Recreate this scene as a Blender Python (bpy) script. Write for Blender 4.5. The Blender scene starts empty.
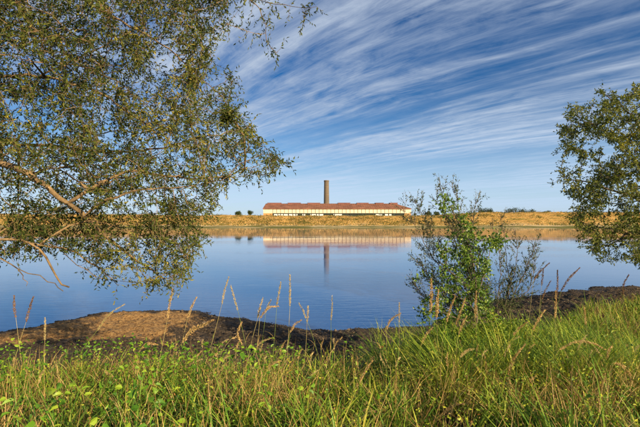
import bpy, math
import numpy as np
from mathutils import Vector

rng = np.random.default_rng(7)
S = bpy.context.scene
COL = S.collection
PI = math.pi
CAMZ = 3.0
F = 426.7          # focal length in photo pixels (24 mm on a 36 mm sensor)
HZ = 220.0         # photo row of the horizon

# ------------------------------------------------------------------ camera, sky, sun
cam_d = bpy.data.cameras.new("camera")
cam = bpy.data.objects.new("camera", cam_d)
COL.objects.link(cam)
cam_d.lens = 24.0; cam_d.sensor_width = 36.0
cam_d.clip_start = 0.05; cam_d.clip_end = 20000
cam.location = (0, 0, CAMZ)
cam.rotation_euler = (PI/2 + math.atan(6.5/F), 0, 0)
S.camera = cam

SUN_EL = math.radians(21)
SUN_AZ = math.radians(139)      # clockwise from +Y: behind the camera, to the right
sun_dir = Vector((math.sin(SUN_AZ)*math.cos(SUN_EL), math.cos(SUN_AZ)*math.cos(SUN_EL), math.sin(SUN_EL)))
sd = bpy.data.lights.new("sun", 'SUN'); sd.energy = 5.0; sd.angle = math.radians(0.5)
sd.color = (1.0, 0.79, 0.52)
so = bpy.data.objects.new("sun", sd); COL.objects.link(so)
so.rotation_euler = sun_dir.to_track_quat('Z', 'Y').to_euler()

S.view_settings.view_transform = 'Standard'
S.view_settings.look = 'None'
S.view_settings.exposure = 0.95
S.view_settings.gamma = 1.0

class NT:
    """small node-tree helper"""
    def __init__(s, tree): s.t = tree; s.n = tree.nodes; s.l = tree.links
    def add(s, typ, **kw):
        n = s.n.new(typ)
        for k, v in kw.items():
            if k == 'inp':
                for a, b in v.items():
                    if hasattr(b, 'is_output') or isinstance(b, bpy.types.NodeSocket): s.l.new(b, n.inputs[a])
                    else: n.inputs[a].default_value = b
            else: setattr(n, k, v)
        return n
    def math(s, op, a, b=0.0, c=None, clamp=False):
        n = s.add('ShaderNodeMath', operation=op, use_clamp=clamp)
        for i, v in enumerate((a, b) if c is None else (a, b, c)):
            if isinstance(v, bpy.types.NodeSocket): s.l.new(v, n.inputs[i])
            else: n.inputs[i].default_value = v
        return n.outputs[0]
    def noise(s, vec, scale, detail=4, rough=0.5, dist=0.0):
        n = s.add('ShaderNodeTexNoise')
        s.l.new(vec, n.inputs['Vector'])
        n.inputs['Scale'].default_value = scale; n.inputs['Detail'].default_value = detail
        n.inputs['Roughness'].default_value = rough; n.inputs['Distortion'].default_value = dist
        return n.outputs['Fac']
    def ramp(s, fac, stops):
        n = s.add('ShaderNodeValToRGB')
        s.l.new(fac, n.inputs[0])
        e = n.color_ramp.elements
        while len(e) < len(stops): e.new(0.5)
        for el, (p, c) in zip(e, stops):
            el.position = p
            el.color = (*c, 1) if len(c) == 3 else c
        return n.outputs[0]
    def rng(s, v, a, b, c=0.0, d=1.0, smooth=False):
        n = s.add('ShaderNodeMapRange', interpolation_type='SMOOTHSTEP' if smooth else 'LINEAR')
        s.l.new(v, n.inputs[0])
        for i, x in enumerate((a, b, c, d)): n.inputs[i+1].default_value = x
        return n.outputs[0]
    def mix(s, fac, a, b, blend='MIX'):
        n = s.add('ShaderNodeMix', data_type='RGBA', blend_type=blend)
        for i, v in ((0, fac), (6, a), (7, b)):
            if isinstance(v, bpy.types.NodeSocket): s.l.new(v, n.inputs[i])
            else: n.inputs[i].default_value = v if i == 0 else ((*v, 1) if len(v) == 3 else v)
        return n.outputs[2]
    def mapping(s, vec, loc=(0,0,0), rot=(0,0,0), scale=(1,1,1)):
        n = s.add('ShaderNodeMapping')
        s.l.new(vec, n.inputs[0])
        n.inputs[1].default_value = loc; n.inputs[2].default_value = rot; n.inputs[3].default_value = scale
        return n.outputs[0]

w = bpy.data.worlds.new("World"); S.world = w; w.use_nodes = True
SKX, SKY = 7.0, 4.6
t = NT(w.node_tree); t.n.clear()
sky = t.add('ShaderNodeTexSky', sky_type='NISHITA', sun_disc=False, sun_elevation=SUN_EL,
            sun_rotation=SUN_AZ, altitude=0, air_density=1.0, dust_density=0.35, ozone_density=3.5)
hs = t.add('ShaderNodeHueSaturation', inp={'Hue': 0.510, 'Saturation': 1.72, 'Value': 0.88, 'Color': sky.outputs[0]})
tc = t.add('ShaderNodeTexCoord')
sep = t.add('ShaderNodeSeparateXYZ', inp={0: tc.outputs['Generated']})
zz = t.math('MAXIMUM', sep.outputs[2], 0.0)
den = t.math('ADD', zz, 0.03)
cx = t.math('DIVIDE', sep.outputs[0], den); cy = t.math('DIVIDE', sep.outputs[1], den)
pl = t.add('ShaderNodeCombineXYZ', inp={0: cx, 1: cy}).outputs[0]   # flat cirrus layer far overhead
rot = t.mapping(pl, rot=(0, 0, math.radians(-130)))                 # x' runs along the streaks
wv = t.add('ShaderNodeTexNoise', inp={'Vector': t.mapping(rot, scale=(0.25, 0.5, 1)), 'Scale': 1.0, 'Detail': 3})
wc = t.add('ShaderNodeVectorMath', operation='SUBTRACT', inp={0: wv.outputs['Color'], 1: (0.5, 0.5, 0.5)}).outputs[0]
ws = t.add('ShaderNodeVectorMath', operation='SCALE', inp={0: wc, 3: 0.9}).outputs[0]
rw = t.add('ShaderNodeVectorMath', operation='ADD', inp={0: rot, 1: ws}).outputs[0]
n1 = t.noise(t.mapping(rw, loc=(SKX, SKY, 0), scale=(0.13, 0.50, 1)), 1.0, 5, 0.6, 0.2)
n2 = t.noise(t.mapping(rw, loc=(7.7, 2.3, 0), scale=(0.26, 3.0, 1)), 1.3, 10, 0.72, 0.25)
n3 = t.noise(t.mapping(rw, loc=(1.7, 5.3, 0), scale=(1.6, 3.4, 1)), 2.0, 7, 0.65, 0.6)
n4 = t.noise(t.mapping(rw, loc=(2.2, 9.1, 0), scale=(0.16, 1.25, 1)), 1.0, 5, 0.6, 0.3)
big = t.math('MAXIMUM', t.rng(n1, 0.38, 0.54, 0, 1, True), t.rng(n4, 0.46, 0.62, 0, .85, True))
mid = t.rng(n2, 0.36, 0.66, 0, 1)
fin = t.rng(n3, 0.34, 0.68, 0, 1)
tex = t.math('ADD', t.math('MULTIPLY_ADD', mid, 0.62, 0.06), t.math('MULTIPLY', fin, 0.40))
cl = t.math('MULTIPLY', t.math('MULTIPLY_ADD', big, 0.76, 0.22), tex)
low = t.rng(zz, 0.0, 0.05, 0.25, 1.0, True)
alpha = t.math('MULTIPLY', t.math('MULTIPLY', cl, low), 1.05, clamp=True)
cloudc = (5.1, 6.0, 7.4)
skyc = t.mix(alpha, hs.outputs[0], cloudc)
pale = t.rng(zz, 0.0, 0.30, 0.66, 0.0, True)                         # pale blue air low over the land, all round
skyc = t.mix(pale, skyc, (6.0, 7.9, 10.6))
bg = t.add('ShaderNodeBackground', inp={'Color': skyc, 'Strength': 0.052})
wo = t.add('ShaderNodeOutputWorld', inp={0: bg.outputs[0]})

# ------------------------------------------------------------------ helpers
def P(px, py, Y):
    """point at distance Y seen at photo pixel (px, py)"""
    return np.array([(px-320)/F*Y, Y, CAMZ + (HZ-py)/F*Y])

def tag(o, label=None, cat=None, group=None, kind=None):
    if label: o['label'] = label
    if cat: o['category'] = cat
    if group: o['group'] = group
    if kind: o['kind'] = kind
    return o

def empty(name, loc, rz=0):
    o = bpy.data.objects.new(name, None); COL.objects.link(o)
    o.location = loc; o.rotation_euler = (0, 0, rz); o.empty_display_size = 0.2
    return o

def mesh_np(name, V, Fl, mat, smooth=False):
    """V (n,3); Fl = array (m,3) or (m,4), or a list of such arrays"""
    me = bpy.data.meshes.new(name)
    if not isinstance(Fl, list): Fl = [Fl]
    Fl = [np.asarray(f, dtype=np.int32) for f in Fl if len(f)]
    V = np.asarray(V, dtype=np.float32)
    me.vertices.add(len(V)); me.vertices.foreach_set('co', V.ravel())
    li = np.concatenate([f.ravel() for f in Fl])
    tot = np.concatenate([np.full(len(f), f.shape[1], dtype=np.int32) for f in Fl])
    st = np.concatenate([[0], np.cumsum(tot)[:-1]]).astype(np.int32)
    me.loops.add(len(li)); me.loops.foreach_set('vertex_index', li)
    me.polygons.add(len(tot)); me.polygons.foreach_set('loop_start', st); me.polygons.foreach_set('loop_total', tot)
    me.polygons.foreach_set('use_smooth', np.full(len(tot), bool(smooth)))
    me.update(calc_edges=True)
    if mat: me.materials.append(mat)
    return me

def obj(name, me, parent=None, loc=None):
    o = bpy.data.objects.new(name, me); COL.objects.link(o)
    if parent is not None: o.parent = parent
    if loc is not None: o.location = loc
    return o

class MB:
    """collects simple solids into one mesh"""
    def __init__(s): s.v = []; s.f3 = []; s.f4 = []; s.n = 0
    def raw(s, V, F3=(), F4=()):
        V = np.asarray(V, float)
        if len(F3): s.f3.append(np.asarray(F3)+s.n)
        if len(F4): s.f4.append(np.asarray(F4)+s.n)
        s.v.append(V); s.n += len(V)
    def box(s, x0, x1, y0, y1, z0, z1):
        V = [(x0,y0,z0),(x1,y0,z0),(x1,y1,z0),(x0,y1,z0),(x0,y0,z1),(x1,y0,z1),(x1,y1,z1),(x0,y1,z1)]
        s.raw(V, F4=[(0,3,2,1),(4,5,6,7),(0,1,5,4),(1,2,6,5),(2,3,7,6),(3,0,4,7)])
    def tube(s, pts, rad, k=6, cap=True):
        pts = np.asarray(pts, float); rad = np.asarray(rad, float); n = len(pts)
        d = np.gradient(pts, axis=0) if n > 2 else np.repeat((pts[1]-pts[0])[None], 2, 0)
        d /= np.linalg.norm(d, axis=1)[:, None] + 1e-9
        m = d.mean(0)
        ref = np.array([0, 0, 1.0]) if abs(m[2]) < 0.75 else np.array([1.0, 0, 0])
        u = np.cross(d, ref); u /= np.linalg.norm(u, axis=1)[:, None] + 1e-9
        v = np.cross(d, u)
        a = np.arange(k)/k*2*PI
        V = pts[:, None] + rad[:, None, None]*(np.cos(a)[None, :, None]*u[:, None] + np.sin(a)[None, :, None]*v[:, None])
        i = np.arange(n-1)[:, None]*k; j = np.arange(k)[None]
        q = np.stack([i+j, i+(j+1) % k, i+k+(j+1) % k, i+k+j], -1).reshape(-1, 4)
        s.raw(V.reshape(-1, 3), F4=q)
        if cap and k > 3:
            e = s.n-k
            s.v.append(pts[-1][None]); s.n += 1
            s.f3.append(np.array([(e+b, e+(b+1) % k, s.n-1) for b in range(k)]))
    def mesh(s, name, mat, smooth=False):
        return mesh_np(name, np.concatenate(s.v), ([np.concatenate(s.f3)] if s.f3 else []) + ([np.concatenate(s.f4)] if s.f4 else []), mat, smooth)
    def build(s, name, mat, parent=None, smooth=False):
        return obj(name, s.mesh(name, mat, smooth), parent)

# value noise
_perm = rng.random((256, 256))
def vnoise(x, y):
    xi = np.floor(x).astype(int); yi = np.floor(y).astype(int)
    fx = x-xi; fy = y-yi; fx = fx*fx*(3-2*fx); fy = fy*fy*(3-2*fy)
    g = lambda a, b: _perm[a & 255, b & 255]
    return (g(xi, yi)*(1-fx)+g(xi+1, yi)*fx)*(1-fy) + (g(xi, yi+1)*(1-fx)+g(xi+1, yi+1)*fx)*fy
def fbm(x, y, o=4, r=0.5):
    s = 0; a = 1; n = 0
    for i in range(o):
        s = s + a*(vnoise(x*2**i+17*i, y*2**i+31*i)-0.5); n += a; a *= r
    return s/n*2
def sstep(a, b, x):
    u = np.clip((x-a)/(b-a), 0, 1); return u*u*(3-2*u)

# ------------------------------------------------------------------ materials
def new_mat(name):
    m = bpy.data.materials.new(name); m.use_nodes = True
    t = NT(m.node_tree)
    b = t.n.get('Principled BSDF'); 
    return m, t, b

def simple(name, c, var=0.12, scale=3.0, rough=0.8, bump=0.0, bscale=20):
    m, t, b = new_mat(name)
    tc = t.add('ShaderNodeTexCoord').outputs['Object']
    n = t.noise(tc, scale, 5, 0.6)
    lo = tuple(x*(1-var*2) for x in c); hi = tuple(min(1, x*(1+var*2)) for x in c)
    t.l.new(t.ramp(n, [(0.25, lo), (0.75, hi)]), b.inputs['Base Color'])
    b.inputs['Roughness'].default_value = rough
    b.inputs['Specular IOR Level'].default_value = 0.25
    if bump:
        bn = t.add('ShaderNodeBump', inp={'Strength': 1.0, 'Distance': bump, 'Height': t.noise(tc, bscale, 4, 0.6)})
        t.l.new(bn.outputs[0], b.inputs['Normal'])
    return m

def leaf_mat(name, stops, trans=0.3, rough=0.5, spec=0.3, clump=0.0, tint=(1.3, 1.25, 0.6)):
    """foliage: colour differs leaf by leaf; light passes through"""
    m, t, b = new_mat(name)
    g = t.add('ShaderNodeNewGeometry')
    fac = g.outputs['Random Per Island']
    if clump:
        tc = t.add('ShaderNodeTexCoord').outputs['Object']
        n = t.rng(t.noise(tc, clump, 2, 0.5), 0.3, 0.7)
        fac = t.math('ADD', t.math('MULTIPLY', fac, 0.5), t.math('MULTIPLY', n, 0.5))
    c = t.ramp(fac, stops)
    t.l.new(c, b.inputs['Base Color'])
    b.inputs['Roughness'].default_value = rough
    b.inputs['Specular IOR Level'].default_value = spec
    tr = t.add('ShaderNodeBsdfTranslucent', inp={'Color': t.mix(1.0, c, tint, 'MULTIPLY')})
    mx = t.add('ShaderNodeMixShader', inp={0: trans, 1: b.outputs[0], 2: tr.outputs[0]})
    t.l.new(mx.outputs[0], t.n['Material Output'].inputs[0])
    return m

M = {}
M['willow_leaf'] = leaf_mat('willow_leaf', [(.18, (.018, .034, .008)), (.46, (.050, .074, .014)), (.74, (.135, .15, .026)), (.94, (.36, .29, .045))], .22, .6, .18, 0.8)
M['right_leaf'] = leaf_mat('broad_leaf', [(.1, (.045, .075, .016)), (.45, (.13, .16, .026)), (.75, (.25, .26, .034)), (.95, (.44, .37, .06))], .33, .5, .35, 0.9)
M['shrub_leaf'] = leaf_mat('shrub_leaf', [(0, (.035, .085, .014)), (.5, (.11, .21, .028)), (1, (.30, .40, .06))], .4, .4, .45)
M['twig_leaf'] = leaf_mat('sapling_leaf', [(0, (.040, .070, .032)), (.7, (.075, .115, .045)), (1, (.14, .16, .06))], .25, .5, .3)
M['grass'] = leaf_mat('green_grass_blade', [(.15, (.035, .085, .010)), (.38, (.09, .18, .016)), (.6, (.21, .29, .028)), (.8, (.38, .37, .045)), (.95, (.54, .42, .13))], .24, .55, .2, 1.4)
M['dry_grass'] = leaf_mat('dry_grass_blade', [(0, (.16, .09, .025)), (.5, (.38, .25, .08)), (1, (.56, .40, .17))], .2, .6, .2)
M['coarse'] = leaf_mat('coarse_blade', [(.1, (.05, .13, .015)), (.5, (.13, .26, .025)), (.8, (.27, .36, .04)), (.95, (.50, .42, .12))], .28, .5, .25, .9)
M['scrub_leaf'] = leaf_mat('low_scrub_leaf', [(0, (.05, .12, .014)), (.5, (.13, .22, .022)), (.85, (.30, .36, .035)), (1, (.42, .30, .05))], .35, .5, .3, 2.5)
M['olive_leaf'] = leaf_mat('old_weed_leaf', [(0, (.06, .06, .02)), (.6, (.16, .13, .04)), (1, (.34, .22, .08))], .2, .6, .2)
M['sedge'] = leaf_mat('sedge_blade', [(.15, (.035, .085, .010)), (.45, (.13, .22, .020)), (.7, (.30, .34, .035)), (.92, (.50, .42, .09))], .22, .55, .2, 2.0)
M['weed_leaf'] = leaf_mat('weed_leaf', [(0, (.06, .16, .014)), (.5, (.14, .30, .022)), (1, (.34, .46, .04))], .4, .45, .35)
M['lime_leaf'] = leaf_mat('lime_weed_leaf', [(0, (.26, .38, .03)), (1, (.52, .52, .05))], .4, .5, .3)
M['yellow_leaf'] = leaf_mat('yellowing_weed_leaf', [(0, (.34, .28, .03)), (1, (.55, .42, .06))], .35, .5, .3)
M['rust_leaf'] = leaf_mat('rust_weed_leaf', [(0, (.20, .07, .02)), (1, (.40, .17, .05))], .25, .6, .2)
M['plume'] = leaf_mat('tan_seed_head', [(0, (.32, .20, .075)), (.5, (.50, .35, .14)), (1, (.66, .49, .24))], .25, .7, .1, tint=(1.2, 1, .8))
M['pale_plume'] = leaf_mat('straw_seed_head', [(0, (.42, .33, .13)), (1, (.64, .52, .26))], .3, .7, .1, tint=(1.2, 1, .8))
M['dark_plume'] = leaf_mat('brown_seed_head', [(0, (.12, .065, .035)), (1, (.26, .15, .08))], .2, .7, .1, tint=(1.2, 1, .8))
M['stem'] = simple('straw_stem', (.36, .30, .11), .2, 8, .7)
M['green_stem'] = simple('green_stem', (.16, .21, .04), .2, 8, .7)
M['bark'] = simple('tan_willow_bark', (.185, .125, .060), .45, 9, .9, .02, 30)
M['twig'] = simple('willow_twig', (.19, .125, .06), .25, 10, .8)
M['dark_bark'] = simple('dark_grey_bark', (.11, .085, .06), .3, 10, .85, .006, 40)
M['stone'] = simple('shore_stone', (.085, .063, .040), .5, 6, .85)
M['debris'] = simple('dark_wet_debris', (.035, .028, .02), .4, 6, .6)

# ------------------------------------------------------------------ terrain
SHX = np.array([-400, -60, -20, -8.5, -8.0, -6.7, -4.0, -3.2, -.55, 2.9, 6.9, 10.3, 14.3, 25, 60, 400])
SHY = np.array([10, 8, 9, 11.2, 12.2, 14.2, 14.4, 13.1, 11.6, 12.0, 16.2, 18.1, 19.1, 22, 26, 30])
EDX = np.array([-400, -20, -8, -4, 0, 2, 3.5, 5, 7.5, 12, 20, 400])
EDY = np.array([5, 5, 6.1, 6.5, 6.4, 7.0, 8.0, 9.4, 12.2, 15.0, 17, 20])
def shore(x): return sum(np.interp(x+d_, SHX, SHY) for d_ in (-.7, -.35, 0, .35, .7))/5 + .22*fbm(np.asarray(x)*2.3, np.asarray(x)*0+2.2, 3)
def edge(x): return np.interp(x, EDX, EDY)
def far_shore(x): return 151 + 4*fbm(x/40, x*0+3.3, 2) + 1.2*fbm(x/7, x*0+9.3, 2)
def near_z(x, y, fine=True):
    sh = shore(x) + 0.55*fbm(x*.9, y*.9, 3) if fine else shore(x)
    t = sh - y
    z = 1.1*sstep(8.5, 0.5, y) + 0.07*np.minimum(t, 6)
    z = np.where(t < 0, np.maximum(.10*t, -1.6), z)
    z = z + 0.06*np.exp(-((t-.35)/.3)**2) * (0.5+fbm(x*1.3, y*1.3, 2))
    if fine:
        rough = sstep(0.1, 1.2, t)
        z = z + rough*(0.06*fbm(x*1.3, y*1.3, 3) + 0.13*fbm(x*3.2, y*3.2, 3, .8)) + sstep(-.2, .5, t)*.035*fbm(x*6.5, y*6.5, 2, .8)
    return z
def far_z(x, y):
    d = y - far_shore(x)
    bank = 3.0*fbm(x/14, x*0+5.1, 3)
    z = np.interp(d, [-30, 0, 24, 38], [-2, 0, .35, .85])
    top = 4.95 + 1.7*sstep(50, 90, x) + 0.5*sstep(-60, -95, x)
    z = z + sstep(36, 55, d+bank)*(top-.85 + .45*fbm(x/11, x*0+1.7, 3)*(np.abs(x-9) > 46))
    z = z + sstep(5, 30, d)*0.22*fbm(x/3.2, y/3.2, 3) + sstep(35, 45, d)*0.55*fbm(x/6, y/4, 3)
    return z
def ground_z(x, y):
    x = np.asarray(x, float); y = np.asarray(y, float)
    n = near_z(x, y); f = np.where(y > 60, far_z(x, y), -3)
    z = np.where(y > 60, np.maximum(f, -1.6), np.maximum(n, -1.6))
    return z + np.where(np.abs(x) > 380, sstep(380, 430, np.abs(x))*6.5*(y > -1), 0)

def axis(parts):
    a = []
    for lo, hi, st in parts: a.append(np.arange(lo, hi, st))
    return np.unique(np.round(np.concatenate(a), 4))
gx = axis([(-6000, -1500, 1500), (-1500, -420, 150), (-420, -140, 12), (-140, -30, 3), (-30, -10, .6), (-10, 15, .07), (15, 40, .7), (40, 150, 2.6), (150, 440, 12), (440, 1500, 150), (1500, 6001, 1500)])
gy = axis([(-400, -20, 60), (-20, 2, 1.0), (2, 20, .07), (20, 30, 1), (30, 140, 14), (140, 225, 1.2), (225, 300, 12), (300, 1000, 140), (1000, 9001, 1000)])
X, Y = np.meshgrid(gx, gy)
Z = ground_z(X, Y)
Z = np.where((Y > 206) & (Y < 262) & (X > -45) & (X < 62), np.minimum(Z, 4.98), Z)
nx, ny = len(gx), len(gy)
i = np.arange(ny-1)[:, None]*nx + np.arange(nx-1)[None]
quads = np.stack([i, i+1, i+nx+1, i+nx], -1).reshape(-1, 4)

# near ground: sand, dark mud (also painted as shadow beside the sand), soil
m, t, b = new_mat('shore_mud'); M['mud'] = m
tc = t.add('ShaderNodeTexCoord').outputs['Object']
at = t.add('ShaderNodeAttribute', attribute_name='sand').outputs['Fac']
wet = t.add('ShaderNodeAttribute', attribute_name='wet').outputs['Fac']
nA = t.noise(tc, 2.6, 8, 0.78); nB = t.noise(tc, 14, 8, 0.75); nC = t.noise(tc, 45, 5, 0.7)
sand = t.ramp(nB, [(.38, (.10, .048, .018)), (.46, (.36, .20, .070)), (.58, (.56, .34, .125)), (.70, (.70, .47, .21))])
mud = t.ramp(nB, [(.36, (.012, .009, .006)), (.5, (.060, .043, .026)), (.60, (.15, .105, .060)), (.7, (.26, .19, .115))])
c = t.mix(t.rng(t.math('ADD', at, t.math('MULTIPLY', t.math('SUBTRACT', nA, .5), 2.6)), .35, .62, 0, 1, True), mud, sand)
c = t.mix(wet, c, (.018, .015, .012))
t.l.new(c, b.inputs['Base Color'])
t.l.new(t.rng(wet, 0, 1, .85, .35), b.inputs['Roughness'])
b.inputs['Specular IOR Level'].default_value = .3
h = t.math('ADD', t.math('MULTIPLY', nB, 1.0), t.math('MULTIPLY', nC, .35))
t.l.new(t.add('ShaderNodeBump', inp={'Strength': 1.0, 'Distance': 0.16, 'Height': h}).outputs[0], b.inputs['Normal'])

# far bank: gold dry grass over olive flat, with a sandy ledge between
m, t, b = new_mat('far_bank_grass'); M['bank'] = m
tc = t.add('ShaderNodeTexCoord').outputs['Object']
at = t.add('ShaderNodeAttribute', attribute_name='sand').outputs['Fac']       # 0 flat by the water, .5 ledge, 1 bank
n1 = t.noise(t.mapping(tc, scale=(.10, .35, .8)), 1.0, 6, .65)
n2 = t.noise(t.mapping(tc, scale=(.5, 1, 2)), 1.0, 6, .7)
n3 = t.noise(t.mapping(tc, loc=(40, 0, 0), scale=(.05, .12, .5)), 1.0, 4, .6)
gold = t.ramp(n2, [(.30, (.19, .115, .030)), (.5, (.40, .235, .065)), (.7, (.58, .36, .12))])
oliv = t.ramp(n2, [(.30, (.070, .080, .018)), (.6, (.17, .165, .038)), (.75, (.28, .24, .06))])
sandc = t.ramp(n2, [(.3, (.42, .32, .16)), (.7, (.70, .55, .31))])
up = t.mix(t.rng(n1, .52, .62, 0, .8), gold, oliv)
lowc = t.mix(t.rng(n3, .5, .6, 0, .8), oliv, sandc)
u = t.rng(at, .45, .6)
ledge = t.math('MULTIPLY', t.rng(t.math('ABSOLUTE', t.math('SUBTRACT', at, .5)), 0, .12, 1, 0), t.rng(n3, .38, .52))
c = t.mix(ledge, t.mix(u, lowc, up), sandc)
t.l.new(c, b.inputs['Base Color']); b.inputs['Roughness'].default_value = .95
b.inputs['Specular IOR Level'].default_value = .1
t.l.new(t.add('ShaderNodeBump', inp={'Strength': 1.0, 'Distance': 0.5, 'Height': n2}).outputs[0], b.inputs['Normal'])

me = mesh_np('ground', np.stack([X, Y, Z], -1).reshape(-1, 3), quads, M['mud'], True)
me.materials.append(M['bank'])
cyq = Y.reshape(-1)[quads[:, 0]]
me.polygons.foreach_set('material_index', (cyq > 60).astype(np.int32))
tt = shore(X) - Y
sand_shade = np.exp(-(((X+6.1)/2.5)**2)**1.5) * sstep(.15, .9, tt) * sstep(5.0, 3.9, tt)*1.25  # sand patch; its inland cut and narrow width paint cast shadow in mud colour
sand_shade = np.maximum(sand_shade, .9*np.exp(-((X-0)/6)**2)*0)
dfar = Y - far_shore(X) + 3.0*fbm(X/14, X*0+5.1, 3)
sandv = np.where(Y > 60, np.interp(dfar, [0, 24, 30, 36, 44, 60], [0, .35, .48, .52, .66, 1]), sand_shade)
wetv = np.where(Y > 60, 0, sstep(.55, .05, Z)*.0 + sstep(.06, .0, Z))
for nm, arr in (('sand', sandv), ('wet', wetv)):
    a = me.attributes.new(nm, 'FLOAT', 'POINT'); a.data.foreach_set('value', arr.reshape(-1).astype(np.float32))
tag(obj('ground', me), kind='structure')

# water
m, t, b = new_mat('lake_water'); M['water'] = m
tc = t.add('ShaderNodeTexCoord').outputs['Object']
b.inputs['Base Color'].default_value = (.008, .058, .20, 1)
b.inputs['Roughness'].default_value = .02
b.inputs['IOR'].default_value = 2.0
r1 = t.noise(t.mapping(tc, rot=(0, 0, .12), scale=(1.2, 4.5, 1)), 1.0, 4, .55, .4)
r2 = t.noise(t.mapping(tc, rot=(0, 0, -.2), scale=(.15, .5, 1)), 1.0, 3, .5)
patch = t.rng(t.noise(t.mapping(tc, scale=(.05, .12, 1)), 1.0, 3, .5), .38, .62, .25, 1.0, True)
hgt = t.math('ADD', t.math('MULTIPLY', t.math('MULTIPLY', r1, patch), t.rng(t.add('ShaderNodeSeparateXYZ', inp={0: tc}).outputs[1], 10, 70, .017, .0035)), t.math('MULTIPLY', r2, .003))
bp = t.add('ShaderNodeBump', inp={'Strength': .55, 'Distance': 1.0, 'Height': hgt})
t.l.new(bp.outputs[0], b.inputs['Normal'])
wb = MB(); wb.raw([(-600, 4, 0), (600, 4, 0), (600, 260, 0), (-600, 260, 0)], F4=[(0, 1, 2, 3)])
tag(wb.build('water', M['water']), kind='structure')

# ------------------------------------------------------------------ far shore: shed, chimney, trees
BZ = 4.95
def bx(px): return (px-320)/F*229
B = empty('industrial_shed', (bx(337), 229, BZ))
tag(B, 'long low cream and brown shed with red-brown roof standing on the far bank', 'building')
M['cream'] = simple('cream_cladding', (.62, .54, .38), .10, .5, .6)
M['brick'] = simple('orange_brick', (.45, .25, .10), .12, 1.5, .9)
M['roof'] = simple('red_brown_roof', (.225, .098, .052), .25, .35, .8)
M['vent'] = simple('maroon_roof_vent', (.20, .085, .066), .15, .5, .8)
M['trim'] = simple('brown_trim', (.22, .15, .085), .1, 2, .7)
M['darkband'] = simple('dark_glazing_band', (.035, .045, .038), .2, .6, .3)
M['whitepane'] = simple('white_panel', (.62, .66, .64), .08, .7, .4)
M['greypane'] = simple('hip_sheet', (.13, .12, .13), .1, .7, .7)
OX, OY = bx(337), 229.0
def L(o): o.location = (0, 0, 0); return o
def part(mb, name, mat, parent=B, off=(OX, OY, BZ)):
    for k in range(len(mb.v)): mb.v[k] = mb.v[k] - np.array(off)
    return mb.build(name, mat, parent)
x0, x1 = bx(263.3), bx(411)
zE = CAMZ + (HZ-208.6)/F*229
zb = CAMZ + (HZ-213.2)/F*229
zR = 12.35; dep = 26.0
q = MB(); q.box(x0+.3, x1-.3, 229.3, 229+dep, BZ-1.5, zE); part(q, 'wall', M['cream'])
q = MB(); q.box(x0, bx(272.6), 229.0, 229.29, BZ-1, zb-.02); part(q, 'brick_end_wall', M['brick'])
q = MB(); q.box(bx(404.5), x1, 229.0, 229.29, BZ-1, zb-.02); part(q, 'brick_end_wall', M['brick'])
q = MB(); q.box(x0, bx(272.6), 228.95, 229.28, zb, zE-.02); part(q, 'end_panel', M['cream'])
# cream panels
edges = np.linspace(bx(272.9), bx(404.2), 35)
q = MB(); q.box(0.05, edges[1]-edges[0]-.22, 0, .22, 0, zE-zb-.1)
pm = q.mesh('panel', M['cream'])
for k in range(34):
    o = obj('panel', pm, B, (edges[k]+.05-OX, 229.0-OY, zb+.05-BZ))
q = MB(); q.box(bx(404.5), x1, 228.95, 229.28, zb, zE-.02); part(q, 'end_panel', M['cream'])
q = MB(); q.box(-.075, .075, -.012, .25, -.1, zE-zb-.03); pm = q.mesh('mullion', M['trim'])
for e in edges: obj('mullion', pm, B, (e-OX, 229.0-OY, zb-BZ))
q = MB(); q.box(bx(272.7), bx(404.4), 229.12, 229.26, BZ-1, zb-.02); part(q, 'glazing_band', M['darkband'])
q = MB(); q.box(bx(272.7), bx(404.4), 228.80, 229.10, zb-.35, zb-.11); part(q, 'lintel', M['darkband'])
for a, c_ in [(274, 277.5), (278.2, 283), (283.8, 288), (289, 292.5), (293.2, 297.5), (302.3, 305.2), (310.3, 316), (316.9, 323.3), (333.5, 342), (375.8, 379), (379.8, 382), (385, 388), (388.8, 391.5)]:
    zt = zb-.42
    q = MB(); q.box(bx(a), bx(c_), 229.02, 229.11, BZ-.6, zt); part(q, 'window_panel', M['whitepane'])
for a in np.linspace(bx(272.9), bx(404.2), 18):
    q = MB(); q.box(a-.16, a+.16, 228.85, 229.01, BZ-1, zb-.36); part(q, 'post', M['darkband'])
# roof: two slopes, gable left, hip right
ya, yb, ym = 228.5, 229+dep+.5, 229+dep/2
xl, xr = x0-.3, x1+.3; hx = xr-6.5
q = MB()
Vr = [(xl, ya, zE), (xr, ya, zE), (xr, yb, zE), (xl, yb, zE), (xl, ym, zR), (hx, ym, zR)]
q.raw(Vr + [(a, b_, c_-.25) for a, b_, c_ in Vr[:4]], F3=[(0, 4, 3)], F4=[(0, 1, 5, 4), (2, 3, 4, 5), (6, 7, 1, 0), (7, 8, 2, 1), (8, 9, 3, 2), (9, 6, 0, 3), (9, 8, 7, 6)])
rf = part(q, 'roof', M['roof'])
q = MB(); q.raw([(xr+.02, ya, zE+.03), (xr+.02, yb, zE+.03), (hx+.02, ym, zR+.03)], F3=[(0, 1, 2)])
q.raw([(xr, ya, zE), (xr, yb, zE), (hx, ym, zR)], F3=[(2, 1, 0)]); part(q, 'hip_end', M['greypane'])
q = MB()
for k in range(60):
    xx = xl + .6 + k*(hx-xl-1)/59
    s_ = (zR-zE)/(ym-ya); q.raw([(xx-.05, ya+.05, zE+.02), (xx+.05, ya+.05, zE+.02), (xx+.05, ym, zR+.02), (xx-.05, ym, zR+.02), (xx-.05, ya+.05, zE+.05), (xx+.05, ya+.05, zE+.05), (xx+.05, ym, zR+.05), (xx-.05, ym, zR+.05)],
        F4=[(4, 5, 6, 7), (0, 1, 5, 4), (1, 2, 6, 5), (3, 0, 4, 7)])
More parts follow.
